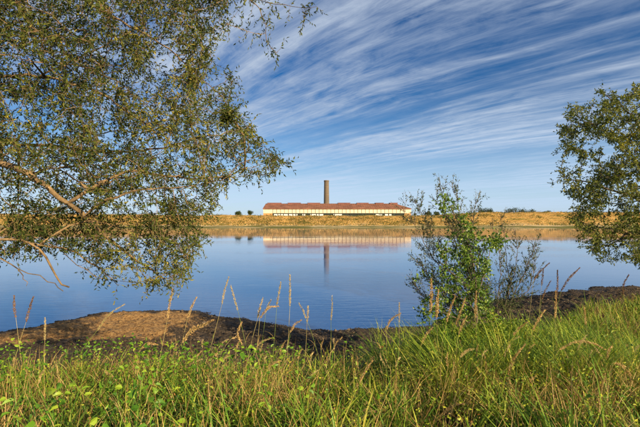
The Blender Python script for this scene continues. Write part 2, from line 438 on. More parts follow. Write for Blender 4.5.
part(q, 'roof_seams', M['roof'], rf)
for a, c_ in [(267.5, 280.8), (287.8, 300.3), (307.5, 319.9), (338, 350), (357, 368.5), (375.5, 383.5), (390, 397.5)]:
    f = 240.5/229
    q = MB(); q.box(bx(a)*f, bx(c_)*f, 240.2, 243.8, zR-.7, zR+.22); vt = part(q, 'roof_vent', M['vent'], rf)
    q = MB(); q.box(bx(a)*f-.25, bx(c_)*f+.25, 239.9, 244.1, zR+.22, zR+.36); part(q, 'vent_cap', M['roof'], rf)

# chimney
m, t, b = new_mat('chimney_brick')
tc = t.add('ShaderNodeTexCoord').outputs['Object']
sx = t.add('ShaderNodeSeparateXYZ', inp={0: tc})
ang = t.math('ARCTAN2', sx.outputs[0], sx.outputs[1])
uv = t.add('ShaderNodeCombineXYZ', inp={0: t.math('MULTIPLY', ang, 1.4), 1: sx.outputs[2]})
br = t.add('ShaderNodeTexBrick', inp={'Vector': uv.outputs[0], 'Scale': 1.6, 'Color1': (.125, .095, .062, 1), 'Color2': (.19, .14, .085, 1), 'Mortar': (.09, .07, .05, 1)})
nn = t.noise(tc, .5, 4, .6)
t.l.new(t.mix(t.rng(nn, .35, .7, 0, .45), br.outputs[0], (.07, .058, .045)), b.inputs['Base Color'])
b.inputs['Roughness'].default_value = .9
cxp = (326.5-320)/F*262
ct = CAMZ + (HZ-180.3)/F*262
Ch = empty('factory_chimney', (cxp, 262, BZ))
tag(Ch, 'tall round tapering brown brick chimney rising behind the shed roof', 'chimney')
q = MB(); hh = ct-BZ-.9
q.tube([(0, 0, -1), (0, 0, hh*.5), (0, 0, hh)], [1.78, 1.62, 1.45], 20, False); q.build('shaft', m, Ch, True)
q = MB(); q.tube([(0, 0, hh), (0, 0, hh+.15), (0, 0, hh+.6), (0, 0, hh+.9)], [1.46, 1.62, 1.62, 1.5], 20, True); q.build('cap_ring', m, Ch, True)
for zz_ in (hh*.35, hh*.62, hh*.85):
    q = MB(); q.tube([(0, 0, zz_), (0, 0, zz_+.18)], [1.78-.33*zz_/hh+.05]*2, 20, False); q.build('iron_band', M['trim'], Ch)

# ------------------------------------------------------------------ foliage generators
def unit(v): return v/(np.linalg.norm(v, axis=-1, keepdims=True)+1e-9)
def leaves(pos, dirn, length, width, fold=.25, droop=.0, six=False, r=rng):
    """pos (n,3) leaf bases, dirn (n,3) leaf axes; returns V,F"""
    n = len(pos); d = unit(dirn)
    rv = unit(r.normal(size=(n, 3))); rv[:, 2] += .6
    side = unit(np.cross(d, rv)); up = np.cross(side, d)
    L_ = length[:, None]; W = width[:, None]
    if not six:
        a = pos; tip = pos + d*L_ - up*L_*droop
        mid = pos + d*L_*.45
        l = mid + side*W*.5 + up*W*fold; r_ = mid - side*W*.5 + up*W*fold
        V = np.stack([a, l, tip, r_], 1).reshape(-1, 3)
        i = np.arange(n)[:, None]*4
        Fc = np.concatenate([i+np.array([[0, 1, 2]]), i+np.array([[0, 2, 3]])])
        return V, Fc
    a = pos; tip = pos + d*L_ - up*L_*droop
    m1 = pos + d*L_*.5 - up*L_*droop*.25
    p1 = pos + d*L_*.28; p2 = pos + d*L_*.68 - up*L_*droop*.4
    V = np.stack([a, p1+side*W*.46+up*W*fold, p2+side*W*.40+up*W*fold, tip, p2-side*W*.40+up*W*fold, p1-side*W*.46+up*W*fold, m1], 1).reshape(-1, 3)
    i = np.arange(n)[:, None]*7
    Fc = np.concatenate([i+np.array([[x]])[0] for x in ([0, 1, 6], [1, 2, 6], [2, 3, 6], [3, 4, 6], [4, 5, 6], [5, 0, 6])])
    return V, Fc

def in_poly(px, py, poly):
    ins = np.zeros(len(px), bool); n = len(poly)
    for i in range(n):
        x1_, y1_ = poly[i]; x2_, y2_ = poly[(i+1) % n]
        c = ((y1_ > py) != (y2_ > py)) & (px < (x2_-x1_)*(py-y1_)/(y2_-y1_+1e-9)+x1_)
        ins ^= c
    return ins

def resample(pts, step):
    pts = np.asarray(pts, float)
    # smooth with Catmull-Rom
    P0 = np.vstack([2*pts[0]-pts[1], pts, 2*pts[-1]-pts[-2]]); out = []
    for k in range(1, len(P0)-2):
        n = max(2, int(np.linalg.norm(P0[k+1]-P0[k])/step))
        for u_ in np.arange(n)/n:
            a, b_, c_, d_ = P0[k-1:k+3]
            out.append(.5*((2*b_)+(-a+c_)*u_+(2*a-5*b_+4*c_-d_)*u_**2+(-a+3*b_-3*c_+d_)*u_**3))
    out.append(pts[-1]); return np.array(out)

def colonize(limbs, att, step=.13, infl=1.2, kill=.17, iters=120, r=rng, grav=-.02):
    """limbs: list of polylines; each later one attaches to the nearest earlier node. Space colonization towards att."""
    nodes = []; par = []; lid = []
    for li, pl_ in enumerate(limbs):
        rs = resample(pl_, step)
        if li: rs[1:-1] += r.normal(size=(len(rs)-2, 3))*.012
        if nodes:
            A = np.array(nodes); j = int(np.argmin(((A-rs[0])**2).sum(1)))
        else: j = -1
        for k, p in enumerate(rs):
            nodes.append(p); par.append(j); lid.append(li); j = len(nodes)-1
    N = np.array(nodes); att = att.copy()
    best = np.full(len(att), 1e9); bi = np.zeros(len(att), int)
    def upd(start):
        nonlocal best, bi
        A = N[start:]
        for c in range(0, len(A), 400):
            dd = ((att[:, None]-A[None, c:c+400])**2).sum(-1)
            m_ = dd.argmin(1); v = dd[np.arange(len(att)), m_]
            g = v < best; best = np.where(g, v, best); bi = np.where(g, m_+start+c, bi)
    upd(0)
    for it in range(iters):
        keep = best > kill**2
        att, best, bi = att[keep], best[keep], bi[keep]
        if not len(att): break
        act = best < infl**2
        if not act.any():
            act = best < (best.min()*1.3)
        idx = np.unique(bi[act])
        dv = unit(att[act]-N[bi[act]])
        acc = np.zeros((len(N), 3)); np.add.at(acc, bi[act], dv)
        pd = np.zeros((len(idx), 3))
        pr = np.array(par)[idx]; ok = pr >= 0; pd[ok] = unit(N[idx[ok]]-N[pr[ok]])
        d = unit(unit(acc[idx]) + .35*pd + r.normal(size=(len(idx), 3))*.18 + np.array([0, 0, grav]))
        new = N[idx]+d*step
        s = len(N)
        N = np.vstack([N, new]); par += list(idx); lid += [-1]*len(idx)
        upd(s)
    return N, np.array(par), np.array(lid)

def radii(par, tip=.003, ex=2.4, limb_min=None):
    n = len(par); a = np.zeros(n); ch = np.bincount(par[par >= 0], minlength=n)
    a[ch == 0] = tip**ex
    for k in range(n-1, -1, -1):
        if a[k] == 0: a[k] = tip**ex
        if par[k] >= 0: a[par[k]] += a[k]
    return a**(1/ex)

def chains(par, R, sel=None):
    """split the skeleton into tubes along the thickest child"""
    n = len(par); kids = [[] for _ in range(n)]
    for k in range(n):
        if par[k] >= 0: kids[par[k]].append(k)
    main = np.full(n, -1)
    for k in range(n):
        if kids[k]: main[k] = max(kids[k], key=lambda c: R[c])
    out = []
    for k in range(n):
        if par[k] < 0 or main[par[k]] != k:
            ch = [] if par[k] < 0 else [par[k]]
            j = k
            while j >= 0: ch.append(j); j = main[j]
            out.append(ch)
    return out

def build_tree(root, limbs, att, spec, barkmat, twigmat, leafmat, trunk_r, limb_r, tip=.0028, step=.13, infl=1.2, kill=.17, seed=1):
    r = np.random.default_rng(seed)
    N, par, lid = colonize(limbs, att, step, infl, kill, spec.get('iters', 90), r, spec.get('grav', -.02))
    R = radii(par, tip, spec.get('ex', 2.35))
    # own thickness of the given limbs
    for li, (ra, rb) in enumerate([trunk_r]+list(limb_r)):
        ids = np.where(lid == li)[0]
        R[ids] = np.maximum(R[ids]*0.6, np.linspace(ra, rb, len(ids)))
    new = lid < 0
    R[new] = np.minimum(R[new], spec.get('maxtwig', .03))
    N0 = np.array(root.location)
    mbs = [MB() for _ in limbs]; tw = MB()
    for ch in chains(par, R):
        ids = np.array(ch)
        own = lid[ids[1]] if len(ids) > 1 else lid[ids[0]]
        # cut the chain where it changes owner
        seg = [ids[0]]
        def flush(seg, ow):
            if len(seg) < 2: return
            s_ = np.array(seg); rad = R[s_].copy()
            if ow < 0: rad[0] = min(rad[0], rad[1]*1.15)
            k = 10 if rad.max() > .06 else (6 if rad.max() > .012 else 3)
            (mbs[ow] if ow >= 0 else tw).tube(N[s_]-N0, rad, k, k > 3)
        for a, b_ in zip(ids[:-1], ids[1:]):
            ow = lid[b_]
            if ow != own and len(seg) > 1: flush(seg, own); seg = [a]
            own = ow; seg.append(b_)
        flush(seg, own)
    for li, mb in enumerate(mbs):
        if mb.n: mb.build('trunk' if li == 0 else 'branch', barkmat, root, True)
    # leafy sprays
    thin = np.where(((lid < 0) & (R < spec.get('leaf_r', .010))) | ((lid > 0) & (R < spec.get('limb_leaf_r', 0))))[0]
    if 'bare' in spec:
        thin = thin[~spec['bare'](N[thin])]
    rep = np.repeat(thin, spec['sprays']); n = len(rep)
    d0 = unit(N[rep]-N[np.maximum(par[rep], 0)])
    hang = np.array([0, 0, spec.get('hang', -.1)])
    sdir = unit(d0*.6 + r.normal(size=(n, 3))*.65 + hang)
    sl = r.uniform(*spec['spray_len'], n)
    base = N[rep] + r.normal(size=(n, 3))*.02
    bend = r.normal(size=(n, 3))*.15 + np.array([0, 0, spec.get('bend', -.12)])
    def sp(u_): return base + sdir*(sl*u_)[:, None] + bend*(sl*u_**2)[:, None]
    # spray stems
    pts = [sp(np.full(n, u_)) for u_ in (0, .5, 1)]
    u2 = unit(np.cross(sdir, r.normal(size=(n, 3)))); v2 = np.cross(sdir, u2); rr = spec.get('spray_r', .0017)
    VV = []
    for kk, p in enumerate(pts):
        for a in range(3): VV.append(p + rr*(1-.35*kk)*(math.cos(a*2.094)*u2+math.sin(a*2.094)*v2))
    V = np.stack(VV, 1).reshape(-1, 3); i_ = np.arange(n)[:, None]*9
    Q = np.concatenate([i_+np.array([[o_+a, o_+(a+1) % 3, o_+3+(a+1) % 3, o_+3+a]]) for o_ in (0, 3) for a in range(3)])
    tw.raw(V-N0, F4=Q)
    tag(tw.build('twigs', twigmat, root), kind='stuff')
    k = spec['leaves']
    us = np.tile(np.linspace(.12, 1, k), n) + r.uniform(-.05, .05, n*k)
    ix = np.repeat(np.arange(n), k)
    lp = base[ix] + sdir[ix]*(sl[ix]*us)[:, None] + bend[ix]*(sl[ix]*us**2)[:, None]
    ld = unit(sdir[ix]*.7 + r.normal(size=(n*k, 3))*.6 + np.array([0, 0, spec.get('leaf_hang', -.15)]))
    ll = r.uniform(*spec['leaf_len'], n*k); lw = ll*r.uniform(*spec['leaf_w'], n*k)
    keep = r.random(n*k) < spec.get('keep', 1.0)
    V, Fc = leaves(lp[keep]-N0, ld[keep], ll[keep], lw[keep], .22, .15, spec.get('six', False), r)
    tag(obj('foliage', mesh_np('foliage', V, Fc, leafmat), root), kind='stuff')
    print(root.name, 'nodes', len(N), 'leaves', int(keep.sum()))

# ------------------------------------------------------------------ big willow on the left
TX, TY = -6.6, 4.9
TB = np.array([TX, TY, float(ground_z(TX, TY))-.15])
root = empty('willow_tree', TB)
tag(root, 'big willow leaning in from the left with tan limbs drooping over the water', 'tree')
def PP(*l): return [P(*a) for a in l]
limbs = [
    [TB, TB+(.1, .05, 1.2), TB+(.25, .2, 2.4), TB+(.35, .4, 3.6), TB+(.6, .7, 5.2), TB+(.9, 1.0, 7.2)],
    [TB+(.27, .2, 2.7)] + PP((-60, 146, 5.3), (0, 163, 5.2), (36, 178, 5.2), (60, 197, 5.3), (82, 213, 5.5), (108, 238, 5.8), (138, 261, 6.1), (166, 279, 6.3)),
    PP((66, 204, 5.35), (88, 190, 5.5), (112, 177, 5.7), (140, 172, 5.9), (178, 177, 6.1), (216, 178, 6.3), (252, 168, 6.5)),
    PP((86, 215, 5.55), (108, 199, 5.4), (142, 190, 5.4), (182, 187, 5.5), (222, 180, 5.6)),
    [TB+(.3, .3, 3.1)] + PP((-60, 80, 5.9), (0, 75, 6), (45, 77, 6), (80, 86, 6), (108, 98, 6.1), (140, 120, 6.2), (168, 142, 6.4), (200, 150, 6.6)),
    [TB+(.3, .3, 2.9)] + PP((-60, 138, 6.3), (0, 143, 6.6), (50, 146, 6.8), (100, 152, 6.9), (150, 150, 7.0), (200, 138, 7.0), (246, 126, 7.0)),
    [TB+(.2, .15, 1.9)] + PP((-60, 228, 5.3), (0, 239, 5.2), (22, 240, 5.25), (38, 248, 5.3), (52, 267, 5.3), (57, 279, 5.35), (70, 287, 5.4)),
    PP((30, 243, 5.3), (62, 248, 5.4), (84, 258, 5.5), (100, 270, 5.6), (118, 285, 5.8)),
    [TB+(.1, .1, 1.4)] + PP((-60, 250, 4.8), (0, 257, 4.8), (18, 270, 4.85), (40, 277, 4.9), (54, 284, 4.95), (64, 291, 5.0)),
    PP((19, 270, 4.86), (24, 279, 4.86), (27, 286, 4.86)),
    [TB+(.5, .5, 4.6)] + PP((-40, -20, 5.6), (60, -8, 5.8), (120, 20, 6.0), (168, 48, 6.1), (206, 82, 6.2)),
    [TB+(.6, .6, 5.0)] + PP((60, -70, 5.8), (180, -48, 6), (232, -18, 6), (262, 14, 6), (266, 40, 6), (276, 52, 6)),
    PP((250, -2, 6), (276, 2, 6.05), (300, 7, 6.1), (317, 5, 6.1)),
    PP((100, 235, 5.7), (120, 222, 5.9), (150, 214, 6.1), (185, 212, 6.3)),
    PP((40, 245, 5.35), (70, 225, 5.6), (96, 221, 5.8), (128, 232, 6.0), (160, 240, 6.2)),
    PP((36, 77, 6), (70, 60, 6.2), (110, 40, 6.4), (150, 20, 6.5)),
]
limb_r = [(.072, .009), (.026, .005), (.018, .004), (.034, .006), (.034, .006), (.032, .010), (.015, .004), (.013, .005), (.007, .003), (.035, .005), (.03, .004), (.007, .003), (.011, .003), (.016, .004), (.015, .004)]
r = np.random.default_rng(11)
polyA = [(-190, -70), (232, -70), (226, 10), (222, 34), (208, 50), (215, 62), (228, 66), (250, 68), (244, 84), (230, 96), (244, 118), (256, 140), (283, 154), (284, 166), (266, 174), (262, 188), (246, 180), (232, 176), (218, 190), (212, 212), (200, 225), (204, 245), (196, 262), (186, 284), (166, 293), (150, 288), (132, 270), (110, 258), (84, 262), (60, 254), (30, 258), (0, 262), (-190, 255)]
n = 28000
ax = r.uniform(-190, 300, n); ay = r.uniform(-70, 296, n)
ins = in_poly(ax, ay, polyA)
holes = [(60, 130, 16, 7), (205, 100, 16, 12), (222, 58, 14, 7), (250, 100, 12, 10), (150, 200, 16, 5), (8, 195, 10, 6), (165, 95, 10, 10), (120, 60, 9, 6), (190, 190, 14, 6), (110, 215, 20, 5), (185, 225, 14, 8), (95, 120, 9, 5), (30, 100, 8, 6), (175, 30, 8, 8), (60, 20, 8, 6), (130, 140, 10, 5)]
pr = np.ones(n)
for hx_, hy_, a_, b_ in holes: pr *= 1-.95*np.exp(-(((ax-hx_)/a_)**2+((ay-hy_)/b_)**2))
pr *= np.where(ax > 200, .8, 1) * np.where(ax < -30, .55, 1)
pr *= .12+.88*sstep(-.2, .12, fbm(ax/18, ay/18, 2))
pr *= np.where((ax < 150) & (ay < 160), 1.0, .78)*np.where((ay > 198) & (ax < 200), 1.45, 1)
pr = np.where((ay > 200) & (ay < 250) & (ax < 150), np.maximum(pr, .18), pr)
pr = np.where((ax < 110) & (ay < 120), np.maximum(pr, .16), pr) 
ins &= r.random(n) < pr
ax, ay = ax[ins], ay[ins]
dep_ = 5.9 + (ax/300)*.7 + r.normal(size=len(ax))*.75
dep_ = np.where(dep_ < 5.5, np.where(r.random(len(dep_)) < .7, 11.3-dep_, dep_), dep_); dep_ = np.clip(dep_, 4.7, 8.2)
dep_ = np.where((ay > 190), np.clip(dep_-.2, 5.2, 6.9), dep_)
att = np.stack([(ax-320)/F*dep_, dep_, CAMZ+(HZ-ay)/F*dep_], 1)
# sprig at the top and other sides of the crown (outside the frame)
def cloud(n, c, s): return np.array(c)+np.clip(r.normal(size=(n, 3)), -2, 2)*np.array(s)
ex = [P(262, 12, 6)+r.normal(size=3)*.08 for _ in range(8)] + [P(a, b_, 6.05)+r.normal(size=3)*.05 for a, b_ in [(268, 30), (266, 40), (272, 48), (280, 46), (277, 52), (286, 4), (292, 10), (297, 14), (300, 5), (308, 10), (311, 2), (317, 6), (250, -4), (256, 8), (246, 16), (240, 6), (300, 20), (262, 25)]]
att = np.vstack([att, ex])
att = att[r.permutation(len(att))]
print('attractors', len(att))
limb_r0 = (.26, .07)
rl = np.random.default_rng(41)
for k in range(26):
    x_ = rl.uniform(-30, 105); y_ = rl.uniform(5, 245); D_ = rl.uniform(5.4, 7.2); ln_ = min(rl.uniform(60, 130), 205-x_)
    sl_ = (.28 if y_ < 120 else (.02 if y_ < 190 else .16)) + rl.normal()*.22
    if y_ > 235: sl_ = -abs(sl_)*.4; D_ = rl.uniform(5.2, 6)
    cv = rl.normal()*.08
    limbs.append(PP(*[(x_+ln_*u_+rl.normal()*2, y_+ln_*u_*(sl_+cv*(u_-.5)*4)+rl.normal()*3, D_+u_*.4+rl.normal()*.05) for u_ in (0, .2, .4, .6, .8, 1)]))
    limb_r.append((rl.uniform(.006, .012)*(.7 if y_ > 190 else 1), .003))
bare = lambda p: (((p[:, 0]/p[:, 1]*F+320) < 90) & ((HZ-(p[:, 2]-CAMZ)/p[:, 1]*F) > 252))
build_tree(root, limbs, att, dict(sprays=2, spray_len=(.08, .22), leaves=7, leaf_len=(.042, .070), leaf_w=(.26, .40), hang=-.06, bend=-.22, leaf_hang=-.15, leaf_r=.0125, limb_leaf_r=.0085, bare=bare, iters=110, keep=.93, maxtwig=.022),
           M['bark'], M['twig'], M['willow_leaf'], limb_r0, limb_r, tip=.0024, step=.11, infl=.9, kill=.12, seed=5)

# ------------------------------------------------------------------ tree on the right bank
RB = np.array([11.3, 12.6, float(ground_z(11.3, 12.6))-.15])
root = empty('broadleaf_tree', RB)
tag(root, 'yellow-green leafy tree at the right edge hanging over the water', 'tree')
limbs = [
    [RB, RB+(-.1, 0, 1), RB+(-.3, -.1, 2.2), RB+(-.35, -.1, 3.4), RB+(-.5, -.1, 4.8)],
    [RB+(-.2, 0, 1.6)] + PP((640, 232, 12.2), (618, 240, 12.0), (600, 250, 11.8)),
    [RB+(-.3, -.1, 2.2)] + PP((640, 200, 12.2), (612, 190, 12), (590, 182, 12), (568, 180, 12)),
    [RB+(-.3, -.1, 2.8)] + PP((645, 168, 12.3), (622, 145, 12.2), (600, 128, 12.2), (575, 122, 12.2)),
    [RB+(-.35, -.1, 3.3)] + PP((655, 150, 12.5), (640, 125, 12.5), (622, 105, 12.5), (608, 95, 12.5)),
    [RB+(-.2, 0, 2.0), RB+(.8, .5, 3.0), RB+(1.8, .7, 4.0)],
    [RB+(-.3, 0, 2.6), RB+(-.4, -1.0, 3.4), RB+(-.6, -1.7, 4.2)],
    [RB+(-.3, 0, 2.8), RB+(-.2, 1.0, 3.6), RB+(-.4, 1.8, 4.4)],
]
polyR = [(603, 88), (590, 96), (586, 106), (570, 108), (562, 118), (556, 132), (562, 142), (556, 152), (566, 162), (558, 172), (556, 186), (566, 196), (562, 210), (574, 222), (570, 236), (582, 246), (596, 252), (606, 264), (625, 258), (640, 266), (700, 268), (760, 240), (790, 180), (760, 110), (700, 70), (640, 84), (618, 96)]
n = 6800
ax = r.uniform(550, 795, n); ay = r.uniform(65, 270, n); ins = in_poly(ax, ay, polyR)
pr = np.ones(n)
for hx_, hy_, a_, b_ in [(585, 140, 14, 5), (600, 165, 12, 5), (575, 200, 8, 4), (625, 118, 8, 8), (612, 150, 8, 4), (590, 215, 8, 4), (615, 205, 7, 4), (578, 160, 10, 4), (635, 180, 6, 6)]: pr *= 1-.95*np.exp(-(((ax-hx_)/a_)**2+((ay-hy_)/b_)**2))
pr *= .10+.90*sstep(-.15, .2, fbm(ax/13+9, ay/10, 2))
ins &= r.random(n) < pr; ax, ay = ax[ins], ay[ins]
half = 1.9*np.sqrt(np.clip(1-((ax-675)/122)**2, .08, 1))
dd = 12.3 + r.uniform(-1, 1, len(ax))*half
att = np.stack([(ax-320)/F*dd, dd, CAMZ+(HZ-ay)/F*dd], 1)
build_tree(root, limbs, att, dict(sprays=3, spray_len=(.08, .22), leaves=7, leaf_len=(.05, .08), leaf_w=(.42, .6), hang=.0, bend=-.1, leaf_hang=-.1, leaf_r=.018, iters=90, maxtwig=.03, spray_r=.003),
           M['dark_bark'], M['dark_bark'], M['right_leaf'], (.20, .05), [(.05, .01), (.06, .012), (.05, .012), (.05, .012), (.06, .02), (.06, .02), (.06, .02)], tip=.004, step=.16, infl=1.2, kill=.15, seed=8)

# ------------------------------------------------------------------ shrubs at the centre right
SB = P(474, 350, 6.9); SB[2] = float(ground_z(SB[0], SB[1]))-.05
root = empty('leafy_shrub', SB)
tag(root, 'bright green round-leaved shrub growing between two twiggy saplings at the shore', 'shrub')
limbs = [
    [SB] + PP((476, 330, 6.9), (476, 300, 6.9), (474, 270, 6.9), (468, 245, 6.9), (458, 222, 6.85), (450, 205, 6.85)),
    [P(476, 310, 6.9)] + PP((462, 300, 6.8), (445, 292, 6.75), (425, 284, 6.7)),
    [P(474, 290, 6.9)] + PP((455, 275, 6.7), (440, 262, 6.6)),
    [P(475, 300, 6.9)] + PP((484, 275, 7.0), (488, 255, 7.1), (497, 240, 7.1)),
    [P(476, 325, 6.9)] + PP((455, 316, 6.6), (432, 310, 6.5)),
]
polyS = [(436, 193), (447, 190), (454, 200), (460, 212), (470, 220), (478, 230), (492, 234), (506, 236), (504, 246), (494, 250), (490, 268), (492, 290), (488, 312), (470, 318), (446, 318), (424, 322), (414, 314), (420, 302), (434, 298), (446, 290), (432, 284), (414, 276), (424, 270), (436, 274), (446, 268), (440, 258), (444, 246), (436, 232), (444, 222), (436, 208)]
n = 1250
ax = r.uniform(408, 510, n); ay = r.uniform(186, 324, n); ins = in_poly(ax, ay, polyS)
pr = .15+.85*sstep(-.1, .2, fbm(ax/9+3, ay/9, 2))
ins &= r.random(n) < pr; ax, ay = ax[ins], ay[ins]
half = np.where(ay > 230, .55, .25)
dd = 6.9 + r.uniform(-1, 1, len(ax))*half
att = np.stack([(ax-320)/F*dd, dd, CAMZ+(HZ-ay)/F*dd], 1)
build_tree(root, limbs, att, dict(sprays=3, spray_len=(.05, .13), leaves=4, leaf_len=(.034, .056), leaf_w=(.55, .78), hang=.1, bend=0, leaf_hang=-.05, leaf_r=.009, six=True, iters=60, keep=.8, maxtwig=.012),
           M['dark_bark'], M['dark_bark'], M['shrub_leaf'], (.024, .006), [(.012, .004)]*4, tip=.0022, step=.07, infl=.5, kill=.08, seed=21)

def sapling(name, label, base, stems, spread, seed, nshoot=(20, 30), leaf_keep=.6, lean=0.0):
    r = np.random.default_rng(seed)
    root = empty(name, base); tag(root, label, 'shrub')
    tw = MB(); LP = []; LD = []
    for pl_, ra in stems:
        mb = MB()
        pts = resample([base+(r.normal()*.02, r.normal()*.02, 0)]+pl_, .10); pts[1:] += r.normal(size=(len(pts)-1, 3))*.008
        n = len(pts); rad = np.linspace(ra, .0025, n)
        mb.tube(pts-base, rad, 6, True); mb.build('stem', M['dark_bark'], root, True)
        ns = r.integers(*nshoot)
        for k in range(ns):
            u_ = r.uniform(.28, 1.0)**.8; j = min(n-2, int(u_*(n-1)))
            ax_ = unit(pts[j+1]-pts[j]); sd_ = unit(np.cross(ax_, r.normal(size=3)))
            d = unit(ax_*.9 + sd_*.75 + np.array([lean, 0, .35])); ln = r.uniform(.16, .42)*(1.25-u_*.6)*spread
            e = pts[j]; p = [e]
            for s_ in range(4): e = e+unit(d+r.normal(size=3)*.12+np.array([0, 0, .08*s_]))*ln/4; p.append(e)
            tw.tube(np.array(p)-base, np.linspace(.0032, .0013, 5), 3, False)
            m_ = int(ln/.022)
            for q_ in range(m_):
                f_ = r.uniform(.15, 1)*4; a_ = int(min(3, f_)); pos = p[a_]+(p[a_+1]-p[a_])*(f_-a_)
                if r.random() < leaf_keep*(1.15-.7*u_):
                    LP.append(pos-base); LD.append(unit(d+r.normal(size=3)*.6))
            for q_ in range(2):
                a_ = r.integers(1, 4); d2 = unit(d+unit(r.normal(size=3))*.8); l2 = ln*.35
                tw.tube(np.array([p[a_], p[a_]+d2*l2*.5, p[a_]+unit(d2+np.array([0, 0, .3]))*l2])-base, [.002, .0016, .001], 3, False)
                for z_ in range(int(l2/.02)):
                    if r.random() < leaf_keep*(1.15-.7*u_): LP.append(p[a_]+d2*l2*r.random()-base); LD.append(unit(d2+r.normal(size=3)*.6))
    tag(tw.build('twigs', M['dark_bark'], root), kind='stuff')
    LP = np.array(LP); LD = np.array(LD)
    V, Fc = leaves(LP, LD, r.uniform(.030, .055, len(LP)), r.uniform(.011, .018, len(LP)), .2, .1, False, r)
    tag(obj('foliage', mesh_np('foliage', V, Fc, M['twig_leaf']), root), kind='stuff')
b1 = P(481, 352, 7.2); b1[2] = float(ground_z(b1[0], b1[1]))-.05
sapling('willow_sapling', 'bare-topped twiggy sapling leaning left out over the water beside the leafy shrub', b1, [
    (PP((474, 322, 7.2), (458, 296, 7.15), (440, 268, 7.1), (424, 242, 7.0), (411, 220, 6.95), (401, 206, 6.9)), .020),
    (PP((477, 318, 7.2), (470, 285, 7.2), (456, 245, 7.2), (446, 212, 7.2), (441, 190, 7.2), (439, 176, 7.2)), .020),
    (PP((480, 318, 7.25), (474, 282, 7.3), (464, 240, 7.3), (458, 206, 7.3), (452, 182, 7.3)), .017),
    (PP((482, 318, 7.3), (478, 280, 7.3), (472, 240, 7.4), (474, 212, 7.4), (480, 190, 7.4)), .015),
    (PP((472, 325, 7.2), (452, 300, 7.1), (432, 282, 7.0), (420, 262, 6.9)), .014),
    (PP((468, 318, 7.2), (444, 306, 7.0), (424, 296, 6.95), (412, 280, 6.9)), .012),
    (PP((470, 300, 7.2), (450, 270, 7.0), (430, 230, 7.0), (420, 210, 6.9), (414, 198, 6.9)), .013),
    (PP((474, 290, 7.2), (462, 250, 7.2), (450, 220, 7.1), (432, 196, 7.1)), .013)], 1.2, 3, (60, 76), 1.15, -.05)
b2 = P(500, 352, 7.5); b2[2] = float(ground_z(b2[0], b2[1]))-.05
sapling('willow_sapling', 'sparse many-stemmed sapling with thin upright leafless tips, right of the leafy shrub', b2, [
    (PP((498, 325, 7.5), (497, 300, 7.5), (500, 268, 7.5), (497, 240, 7.5), (490, 222, 7.5)), .014),
    (PP((502, 325, 7.5), (506, 300, 7.55), (515, 268, 7.6), (517, 244, 7.6), (514, 230, 7.6)), .015),
    (PP((504, 325, 7.5), (511, 300, 7.5), (524, 272, 7.5), (534, 248, 7.5), (541, 234, 7.5)), .014),
    (PP((506, 328, 7.5), (514, 305, 7.5), (529, 286, 7.5), (535, 262, 7.5), (532, 242, 7.5)), .012),
    (PP((496, 325, 7.6), (488, 300, 7.7), (484, 275, 7.7), (480, 250, 7.7)), .012),
    (PP((503, 322, 7.6), (508, 290, 7.7), (507, 262, 7.7), (503, 228, 7.7), (500, 215, 7.7)), .012)], .95, 9, (50, 64), 1.1, .02)

# ------------------------------------------------------------------ far trees and scrub
def far_tree(name, label, loc, w_, h_, mat, seed, nl=1600, group=None, ls=.35):
    r = np.random.default_rng(seed)
    root = empty(name, loc); tag(root, label, 'tree', group)
    mb = MB(); mb.tube([(0, 0, -.4), (.05, 0, h_*.3), (0, 0, h_*.7)], [w_*.05, w_*.04, w_*.02], 6)
    for k in range(5):
        a = k*1.3; mb.tube([(0, 0, h_*.2), (math.cos(a)*w_*.2, math.sin(a)*w_*.2, h_*.45), (math.cos(a)*w_*.35, math.sin(a)*w_*.35, h_*.6)], [w_*.03, w_*.02, w_*.01], 4)
    mb.build('trunk', M['dark_bark'], root)
    ncl = 26; cc = unit(r.normal(size=(ncl, 3)))*r.uniform(.3, .95, (ncl, 1))
    cc *= np.array([w_*.42, w_*.42, h_*.36]); cc[:, 2] += h_*.56
    ci = r.integers(0, ncl, nl); p = cc[ci]+r.normal(size=(nl, 3))*w_*.085
    p[:, 2] = np.maximum(p[:, 2], .1)
    V, Fc = leaves(p, unit(r.normal(size=(nl, 3))), r.uniform(ls*.7, ls*1.2, nl), r.uniform(ls*.5, ls*.8, nl), .2, .1, False, r)
    tag(obj('foliage', mesh_np('foliage', V, Fc, mat), root), kind='stuff')
M['far_leaf'] = leaf_mat('far_leaf', [(0, (.022, .042, .014)), (1, (.060, .085, .022))], .2, .6, .2)
def at_far(px, Y_): return ((px-320)/F*Y_, Y_, float(ground_z((px-320)/F*Y_, Y_))-.2)
far_tree('far_tree', 'small dark rounded tree on the far bank, the farther left of two beside the shed', at_far(238, 226), 4.2, 3.4, M['far_leaf'], 1)
far_tree('far_tree', 'small dark rounded tree on the far bank, nearer the shed end of two', at_far(250, 228), 3.6, 3.0, M['far_leaf'], 2)
hz = [(428, 260, 5, 3.0), (437, 270, 4, 2.6), (482, 330, 9, 6.2), (489, 335, 8, 5.6), (509, 380, 9, 7.4), (516, 385, 11, 8.0), (524, 382, 10, 7.8), (532, 380, 9, 7.0), (548, 400, 7, 6.0)]
hzl = ['small dark tree on the skyline just right of the shed, seen behind the sapling tips', 'small dark tree on the skyline touching the leafy shrub top on its left',
       'dark skyline tree just right of the leafy shrub, the left one of a pair', 'dark skyline tree just right of the leafy shrub, the right one of a pair',
       'leftmost tree of the low dark clump on the right skyline', 'tallest and widest tree of the low dark clump on the right skyline',
       'third tree from the left in the low dark clump on the right skyline', 'rightmost tree of the low dark clump on the right skyline',
       'lone small dark tree on the skyline nearest the right edge tree']
for k, (px, Y_, w_, h_) in enumerate(hz):
    far_tree('distant_tree', hzl[k], at_far(px, Y_), w_, h_, M['far_leaf'], 30+k, 500, 'trees on the skyline right of the shed', .7)

